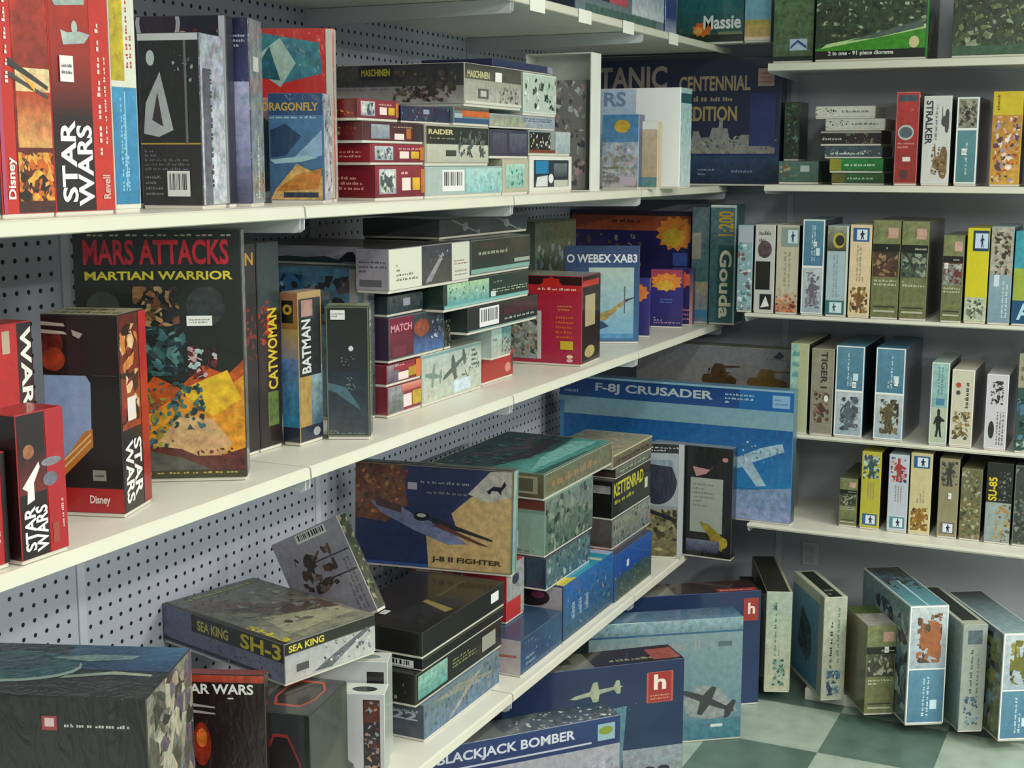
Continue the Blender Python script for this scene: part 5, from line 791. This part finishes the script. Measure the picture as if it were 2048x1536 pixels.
c19 = K('red and silver toy box standing in the gap behind the black pile', ('X', 1013, -1.565), ('X', 1048, -1.565), c17.z+.001, ('h', max(.05, .505+S-c17.z)), .30, 'a82830', {'L': [('r', 0, 0, 1, 1, 'a82430', 'b83038', .2), ('b', .2, .1, .9, .9, 10, ['c8c0c4', '3c2c34', 'a02028'], .3)], 'F': [('r', 0, 0, 1, 1, '9ca0a0', None, .4), ('r', 0, 0, .8, .35, 'b82c24'), ('e', .5, .7, .2, .1, '3c3c54')], 'T': [('b', 0, 0, 1, 1, 12, ['b02430', 'c8c8c4', '5c2c34'], .2)]}, 'C', name='toy_box')
c16 = K('blue toy box with a cyan lid and dark furry cartoon faces, bottom shelf', ('X', 1127, -1.475), ('X', 1226, -1.475), z, 1173, .27, '24508c',
  {'T': [('r', 0, 0, 1, 1, '2c9cb8', '34a0c0', .1), ('p', [(0, 0), (.0, .75), (.12, .7), (.14, 0)], '9cc0c4', .2), ('p', [(0, 0), (.0, .4), (.08, .3), (.25, 0)], 'd8c83c'), ('r', .9, 0, 1, 1, 'a8b8dc'), ('r', .72, .0, .78, 1, 'c8d0b8')],
   'F': [('r', 0, .0, 1, 1, '2c5064', '2464a8', .3), ('b', .05, .05, .95, .75, 34, ['3c6c5c', '2c4c94', '5c746c', '7c8c9c', '1c3c7c', '4c3c6c'], .12), ('m', .1, .3, .5, .6, 3, 'a8b8cc', True)],
   'L': [('r', 0, 0, 1, 1, 'a8a4a8', None, .1), ('e', .62, .76, .22, .18, '241c20'), ('e', .70, .8, .08, .07, '7c2c54'), ('p', [(.4, .05), (.42, .55), (.6, .5), (.85, .25), (.9, .05)], '1a1614', .1), ('p', [(.45, .55), (.95, .52), (.95, .44), (.6, .5)], 'b87c78'), ('p', [(.5, .52), (.95, .34), (.95, .28)], 'e0dcdc'), ('r', 0, 0, .28, .4, 'b02c24'), ('fr', .003, '243458')]}, 'C', name='toy_box')
c10 = K('blue and tan aircraft kit box with a black horse emblem, standing on the black pile', ('m', 9, .45), ('w', -1.502, 3.185), max(c7.z, c19.z)+.001, ('h', .285), .045, '24305c',
  {'F': [('r', 0, 0, 1, 1, '1c2c54', '2c3458', .2), ('p', [(0, .45), (0, 1), (.3, 1), (.34, .6), (.2, .42)], '6c4430', .5), ('b', 0, .5, .34, 1, 26, ['8c5430', '5c3430', 'a87448', '4c3c34', '6c2c2c'], .14), ('p', [(.62, .55), (.74, .72), (.9, .82), (1, .85), (1, 0), (.48, .0), (.46, .35), (.66, .38)], 'b89c6c', .25), ('p', [(.72, .75), (.86, .98), (1, 1), (1, .75), (.85, .68)], 'a8a49c', .3),
         ('p', [(.10, .62), (.3, .58), (.42, .48), (.56, .44), (.72, .26), (.6, .24), (.38, .36), (.16, .52)], '6c7494', .3), ('p', [(.12, .66), (.3, .6), (.3, .52), (.14, .58)], '4c3434', .3), ('p', [(.5, .5), (.88, .32), (.88, .30), (.5, .44)], '24282c'), ('p', [(.55, .44), (.86, .25), (.8, .26), (.5, .42)], '5c3430'), ('e', .43, .5, .05, .045, '14181c'), ('e', .43, .51, .03, .02, 'a8b4b0'), ('r', .34, .76, .40, .83, 'a8a4b4'),
         ('m', .42, .82, .74, .87, 1, '8c94a8'), ('m', .46, .72, .72, .77, 1, '7c7c84'), ('p', [(.84, .79), (.88, .84), (.93, .84), (.95, .90), (.96, .86), (.93, .80), (.93, .76), (.91, .80), (.87, .80), (.86, .76)], '14182c'), ('t', 'J-8 II FIGHTER', .50, .055, .94, .12, '3c3420'), ('fr', .002, '8c7c54'), ('r', .0, .0, .48, .03, '2c4c8c')],
   'R': [('r', 0, 0, 1, 1, '8cb0a4', '9cb8ac', .2), ('r', .7, 0, .9, 1, '5c8c84')], 'T': [('r', 0, 0, 1, 1, '6c705c', None, .2), ('r', .3, .3, .5, .7, '1c201c')]}, 'C', tilt=-4)
c12b = K('navy kit box with a pale oval under the mint barcode box', ('X', 1092, -1.50), ('X', 1180, -1.50), c16.z+.001, ('h', .095), .33, '24344c', {'L': [('r', 0, 0, 1, 1, '1c3044', '24384c', .3), ('e', .35, .45, .2, .16, 'a0acb0')], 'F': [('r', 0, 0, 1, 1, '3c5c74', '54706c', .5), ('b', 0, 0, 1, 1, 14, ['6c8490', '2c4454', '8ca09c'], .25)]}, 'C')
c12 = K('mint-ended kit box with a barcode under the large lid with teal aircraft', ('X', 1090, -1.505), ('X', 1185, -1.505), c12b.z+.001, ('h', .165), .33, '7c9c8c', {'L': [('r', 0, 0, 1, .75, '8cac9c', '90b0a0', .1), ('r', 0, .82, 1, 1, '6c3c30', None, .1), ('bar', .3, .1, .75, .4), ('m', .1, .02, .9, .08, 1, '5c7468')], 'F': [('r', 0, 0, 1, 1, '4c6458', '6c7c70', .5), ('b', 0, 0, 1, 1, 20, ['3c5448', '7c8c7c', '2c3c34'], .2)]}, 'C')
c11 = K('large kit box with soft teal aircraft artwork lid on top of the far bottom-shelf pile', ('X', 1088, -1.505), ('X', 1224, -1.505), c12.z+.001, 950, .36, '3c6460',
  {'T': [('r', 0, 0, 1, 1, '3c6864', '2c4048', .3), ('p', [(.0, .1), (.0, .5), (.6, .3), (1, .35), (1, .0)], '5ca8a0', .3), ('p', [(.05, .15), (.5, .12), (.95, .1), (.9, .3), (.4, .28)], '8cccc4', .3), ('p', [(.1, .55), (.35, .35), (.9, .42), (1, .55), (.5, .5)], '3c343c', .4), ('p', [(.3, .8), (.6, .5), (.95, .7), (.6, .68)], '5c5458', .4), ('b', .05, .4, .95, .95, 14, ['34504c', '4c7c78', '2c3440', '6c5c60'], .2), ('fr', .003, 'd0d4b0')],
   'F': [('r', 0, 0, 1, 1, '6c6c50', None, .3), ('m', .1, .2, .8, .8, 1, 'a07c54'), ('fr', .0018, 'b8b898')], 'L': [('r', 0, 0, 1, 1, '5c5440', '6c6450', .1), ('r', .62, .15, .95, .9, '9c9c80'), ('r', .66, .25, .91, .8, '5c5c4c')]}, 'C')
px = -1.50
p0 = K('blue box with a red picture and yellow edge at the bottom of the last pile', ('X', 1229, -1.47), ('X', 1302, -1.47), z, 1112, .26, '244c84', {'F': [('r', 0, 0, 1, .6, '4c5c50', '2c4c5c', .4), ('r', 0, .5, 1, 1, '1c4c94', '2454a0', .2), ('b', 0, .0, 1, .6, 20, ['5c6c5c', '3c5c54', '8c8c7c', '24404c'], .15), ('r', .3, .6, .36, .75, 'c8d8e4')], 'T': [('r', 0, 0, 1, 1, '343c54', '5c5464', .3), ('e', .3, .25, .25, .14, 'a85c44', .5)]}, 'C')
p1 = K('grey box with a faint aircraft in the last pile of the bottom shelf', ('X', 1224, px), ('X', 1300, px), p0.z+.001, 1042, .3, '54585a', {'F': [('r', 0, 0, 1, 1, '6c7070', '84887c', .4), ('b', 0, 0, 1, 1, 12, ['4c5054', '8c8c80', '34383c'], .2)], 'L': [('r', 0, 0, 1, 1, '4c4848', '5c5450', .2)]}, 'C')
p2 = K('black box with a doubled bright yellow title in the last pile', ('X', 1224, px), ('X', 1300, px), p1.z+.001, 964, .26, '181814', {'F': [('r', 0, 0, 1, 1, '14140f', None, .1), ('t', 'KETTENRAD', .03, .55, .8, .92, 'c8c424'), ('m', .05, .3, .85, .48, 1, 'b8b41c'), ('r', .84, .3, .92, .6, 'd0d4b8')], 'L': [('r', 0, 0, 1, 1, '100e0c'), ('r', .02, .66, .98, .88, '9c9c98', '7c7c78', .3), ('m', .35, .25, .7, .45, 1, 'c0b8ac'), ('e', .6, .1, .1, .1, '7c3424')], 'T': [('r', 0, 0, 1, 1, '3c3a34', '5c5850', .4)]}, 'C')
p3 = K('grey-green box with small white print near the top of the last pile', ('X', 1232, px), ('X', 1302, px), p2.z+.001, 938, .24, '5c6054', {'F': [('r', 0, 0, 1, 1, '54584c', '747868', .4), ('m', .1, .3, .9, .7, 1, 'b8bcb0')], 'L': [('r', 0, 0, 1, 1, '3c2c28', None, .3)]}, 'C')
p4 = K('cream-edged box with a yellow vehicle lid on top of the last pile', ('X', 1226, px), ('X', 1304, px), p3.z+.001, 911, .24, '8c8468', {'T': [('r', 0, 0, 1, 1, 'b8b090', '8c8c80', .3), ('b', .1, .4, .9, .95, 10, ['c8a42c', '8c7430', 'b8b8b0'], .25)], 'F': [('r', 0, 0, 1, 1, '5c5040', '7c7058', .4), ('m', .1, .2, .9, .6, 1, '2c241c'), ('r', 0, .9, 1, 1, 'd8d0a8')], 'L': [('r', 0, 0, 1, 1, 'a8a490', None, .2)]}, 'C')
c14 = K('standing kit box with a large dark helmet over a pale field and camouflage below', ('m', 14, .20), ('X', 1364, -1.44), z, 884, .034, '8c9094',
  {'F': [('r', 0, .45, 1, 1, '9ca4ac', 'a8b0b8', .1), ('r', 0, .92, 1, 1, '1c1e22'), ('m', .3, .93, .95, .98, 2, 'c8ccd0'), ('e', .55, .66, .34, .20, '24283c', .2), ('p', [(.25, .62), (.28, .86), (.8, .86), (.9, .66), (.8, .8), (.4, .82)], '8c98a8', .3), ('r', 0, 0, 1, .42, '5c5430', '8c8464', .5), ('b', 0, 0, 1, .42, 30, ['6c643c', '3c3820', 'a09868', '2c2818'], .16), ('p', [(.1, .44), (.9, .30), (.9, .34), (.1, .47)], '14141c'), ('r', .91, 0, 1, 1, 'b8bcc0')], 'R': [('r', 0, 0, 1, 1, '5c706c', '8c9898', .5), ('b', 0, 0, 1, 1, 16, ['8c9494', '3c4c48', 'b0b4a8'], .3)], 'T': [('r', 0, 0, 1, 1, 'a8ac9c')]}, 'C', wrap=True)
K('black kit box with a yellow tank, last on the bottom left shelf', ('Y', 1300, 4.49), ('Y', 1461, 4.49), z, 884, .05, '141416',
  {'F': [('r', 0, 0, 1, 1, '161418', None, .05), ('r', 0.491, .22, 0.889, .72, '9ca49c', 'a8aca4', .08), ('m', 0.524, .45, 0.779, .68, 6, '74786c'), ('p', [(0.513, 0.82), (0.724, 0.8), (0.779, 0.84), (0.679, 0.76), (0.558, 0.73)], 'c08c8c'), ('p', [(0.613, 0.32), (0.724, 0.3), (0.956, 0.16), (0.889, 0.06), (0.779, 0.1), (0.724, 0.2), (0.635, 0.28)], '8c7c20', .5), ('e', .91, .14, .05, .05, 'a8942c', .3), ('e', .91, .9, .035, .02, 'c88c8c'), ('r', .447, .04, .86, .15, '24304c', '6c7088', .4)], 'T': [('r', 0, 0, 1, 1, 'a0a490')]}, 'C', wrap=True)
cr = K('very wide blue kit box with white block capitals on a blue header, in the corner', ('Y', 1118, 4.545), ('Y', 1580, 4.545), RZ[4]+.001, 748, .05, '3c74a4',
  {'F': [('r', 0, .84, 1, .985, '1c4c8c', '14407c'), ('r', .78, .84, 1, .985, '1c64a8'), ('t', 'F-8J CRUSADER', .16, .872, .67, .957, 'b8c4cc'), ('m', .02, .86, .12, .96, 2, 'a8b8cc'), ('m', .72, .87, .84, .96, 3, 'b4d0e4'), ('r', .915, .865, .985, .96, '8cb4d8'), ('m', .925, .88, .975, .945, 2, '3c74b0'), ('r', 0, .985, 1, 1, '8cb4c8'),
         ('r', 0, .70, 1, .84, '84a8b4', '7ca4b8', .1), ('r', 0, .24, 1, .70, '2478b4', '1c5c9c', .2), ('p', [(0, 0), (1, 0), (1, .27), (.8, .22), (.5, .26), (0, .2)], '7c94b8', .3), ('p', [(0, .0), (1, .0), (1, .08), (0, .12)], '8c9cc0', .3), ('p', [(.72, .42), (.88, .56), (.96, .60), (.97, .54), (.84, .44), (.90, .27), (.86, .26), (.80, .40), (.66, .30)], 'a0bccc', .3), ('b', .80, .44, .96, .60, 12, ['5c84a0', 'c0d4dc', '3c6484'], .15), ('p', [(.5, .24), (.8, .40), (.78, .44), (.5, .3)], '8cb4cc', .2), ('r', .0, .0, .02, .8, '4c84b0')],
   'R': [('r', 0, 0, 1, 1, '2c3c4c', '5c8494', .2)], 'T': [('r', 0, 0, 1, 1, '5c8498')]}, 'large boxed kits in the corner')
K('grey and tan kit box with two brown vehicles, rising behind the wide blue box', ('Y', 1268, 4.74), ('Y', 1583, 4.74), RZ[4]+.001, 682, .09, '8c8880', {'F': [('r', 0, 0, 1, 1, 'a09478', '7c7c84', .15), ('tank', .42, .745, .66, .92, '4c3820', 0), ('tank', .70, .75, .97, .90, '6c5428', 0), ('b', .45, .76, .62, .88, 8, ['5c4428', '34281c'], .2), ('r', 0, .70, 1, .76, 'b0a484', None, .2), ('m', .82, .93, .95, .95, 1, '5c5c74'), ('p', [(.86, .95), (.9, .99), (.93, .96), (.9, .94)], '2c2c44')], 'R': [('r', 0, 0, 1, 1, '8c9084')]}, 'large boxed kits in the corner')
# ================================================================ large boxes standing on the low plinth in front
f1 = K('large bomber kit box with white capitals on a navy header, lowest of all', ('m', 50, .60), ('t', 1241, 1429), 0.001, ('h', .385), .10, '6c7484',
  {'F': [('r', 0, .0, 1, .80, '8c90a0', '9c9ca4', .2), ('r', 0, .80, 1, 1, '1c2c5c', '1c3468', .05), ('t', 'BLACKJACK BOMBER', .14, .865, .78, .955, 'c8ccd8'), ('r', .0, .83, .86, .843, 'b8bcc8'), ('r', .89, .84, .975, .96, '8cacb4'), ('e', .93, .91, .035, .03, '7c8c2c'), ('p', [(.25, .3), (.32, .56), (.5, .62), (.62, .56), (.66, .4), (.6, .2), (.3, .1)], '1c2c34'), ('p', [(.27, .3), (.34, .53), (.5, .59), (.6, .53), (.64, .4), (.58, .2), (.32, .12)], 'a8b0a8', .4), ('b', .7, .1, 1, .7, 10, ['7c8494', 'a0a0ac', '8c8494'], .2)],
   'T': [('r', 0, 0, .5, 1, '6c706c', '54585c', .1), ('r', .45, 0, 1, 1, '5c646c', '24303c', .4), ('b', .5, 0, 1, .9, 22, ['a8b0b0', '3c4450', '74807c', 'c8d0c8', '24303c'], .16)], 'R': [('r', 0, 0, 1, 1, '5c6c74', '70808a', .1)]}, 'F')
f2 = K('tall navy kit box with a red letter-h badge and a white aeroplane, on the floor', ('m', 42, .55), ('t', 1369, 1316), 0.001, ('h', .395), .12, '1c3054',
  {'F': [('r', 0, 0, 1, 1, '1c3254', '1a2a50', .05), ('plane', .36, .72, .66, .90, 'a0a890', 8), ('p', [(.5, .0), (.52, .66), (.68, .68), (.66, .3), (.64, 0)], '54808c', .2), ('r', .79, .68, .94, .92, 'b05c50'), ('r', .80, .685, .93, .915, '9c2c28'), ('t', 'h', .83, .78, .90, .90, 'ecdcd4'), ('m', .81, .70, .92, .75, 2, 'd8a088'), ('r', .66, .0, 1, .33, '7c848c', '8c949c', .3), ('t', '22', .78, .05, .94, .18, '14182c'), ('b', .5, .62, .8, .7, 5, ['a8b4b8', '2c4464'], .2)],
   'T': [('r', 0, 0, .55, 1, '6c6c64', '54564c', .1), ('p', [(.05, .3), (.4, .35), (.4, .7), (.05, .65)], '34382c', .2), ('r', .5, 0, 1, 1, '24141a', None, .1), ('m', .6, .15, .85, .4, 1, '9c9874'), ('r', .84, .1, .99, .8, '9c4c44', None, .3)], 'R': [('r', 0, 0, 1, 1, '14203c')]}, 'F')
f3 = K('pale blue-grey jump jet kit box standing on the floor beside the navy badge box', ('m', 36, .5), ('z', 1480, 1477), 0.001, ('h', .405), .10, '6c8c98',
  {'F': [('r', 0, 0, 1, 1, '5c8490', '7c9498', .15), ('r', 0, .9, 1, 1, '6c8894', '8ca8b0', .4), ('r', 0, .885, 1, .9, '2c5c7c'), ('t', 'AV-8B Harrier II', .02, .75, .72, .84, '8c9494'), ('r', .84, .77, .93, .81, '4c6468'), ('p', [(.6, .32), (.72, .46), (.86, .42), (.98, .22), (.8, .16), (.66, .2)], '8c9494', .3), ('plane', .58, .18, .98, .46, '34383c', -24), ('r', 0, 0, 1, .17, '3c7484', '4c7c88', .3), ('r', .8, .10, .88, .125, 'ccd8d8')],
   'T': [('r', 0, 0, 1, 1, '5c7c94', '3c5c7c', .3)], 'R': [('r', 0, 0, 1, 1, '1c3058', None, .05)]}, 'F')
f4 = K('navy kit box with a white numbered foot, hidden behind the pale jump jet box', ('m', 36, .5), ('z', 1516, 1408), 0.001, ('h', .40), .12, '1c3460',
  {'F': [('r', 0, 0, 1, 1, '1c3460', '1a2e54', .05), ('r', .88, .74, .985, .94, '9c342c'), ('t', 'h', .91, .80, .96, .9, 'e8d8d0')], 'R': [('r', 0, 0, 1, 1, '1c3460'), ('r', 0, 0, 1, .22, '8c9094', '98a0a4', .2), ('t', '2', .3, .06, .6, .15, '14141c')], 'T': [('r', 0, 0, .45, 1, '74746c', '54544c', .1), ('r', .4, 0, 1, 1, '2c1c1c', None, .15), ('r', .7, .02, .98, .3, '9c3434', None, .2), ('m', .72, .05, .95, .25, 1, 'c8a8a0')]}, 'F')
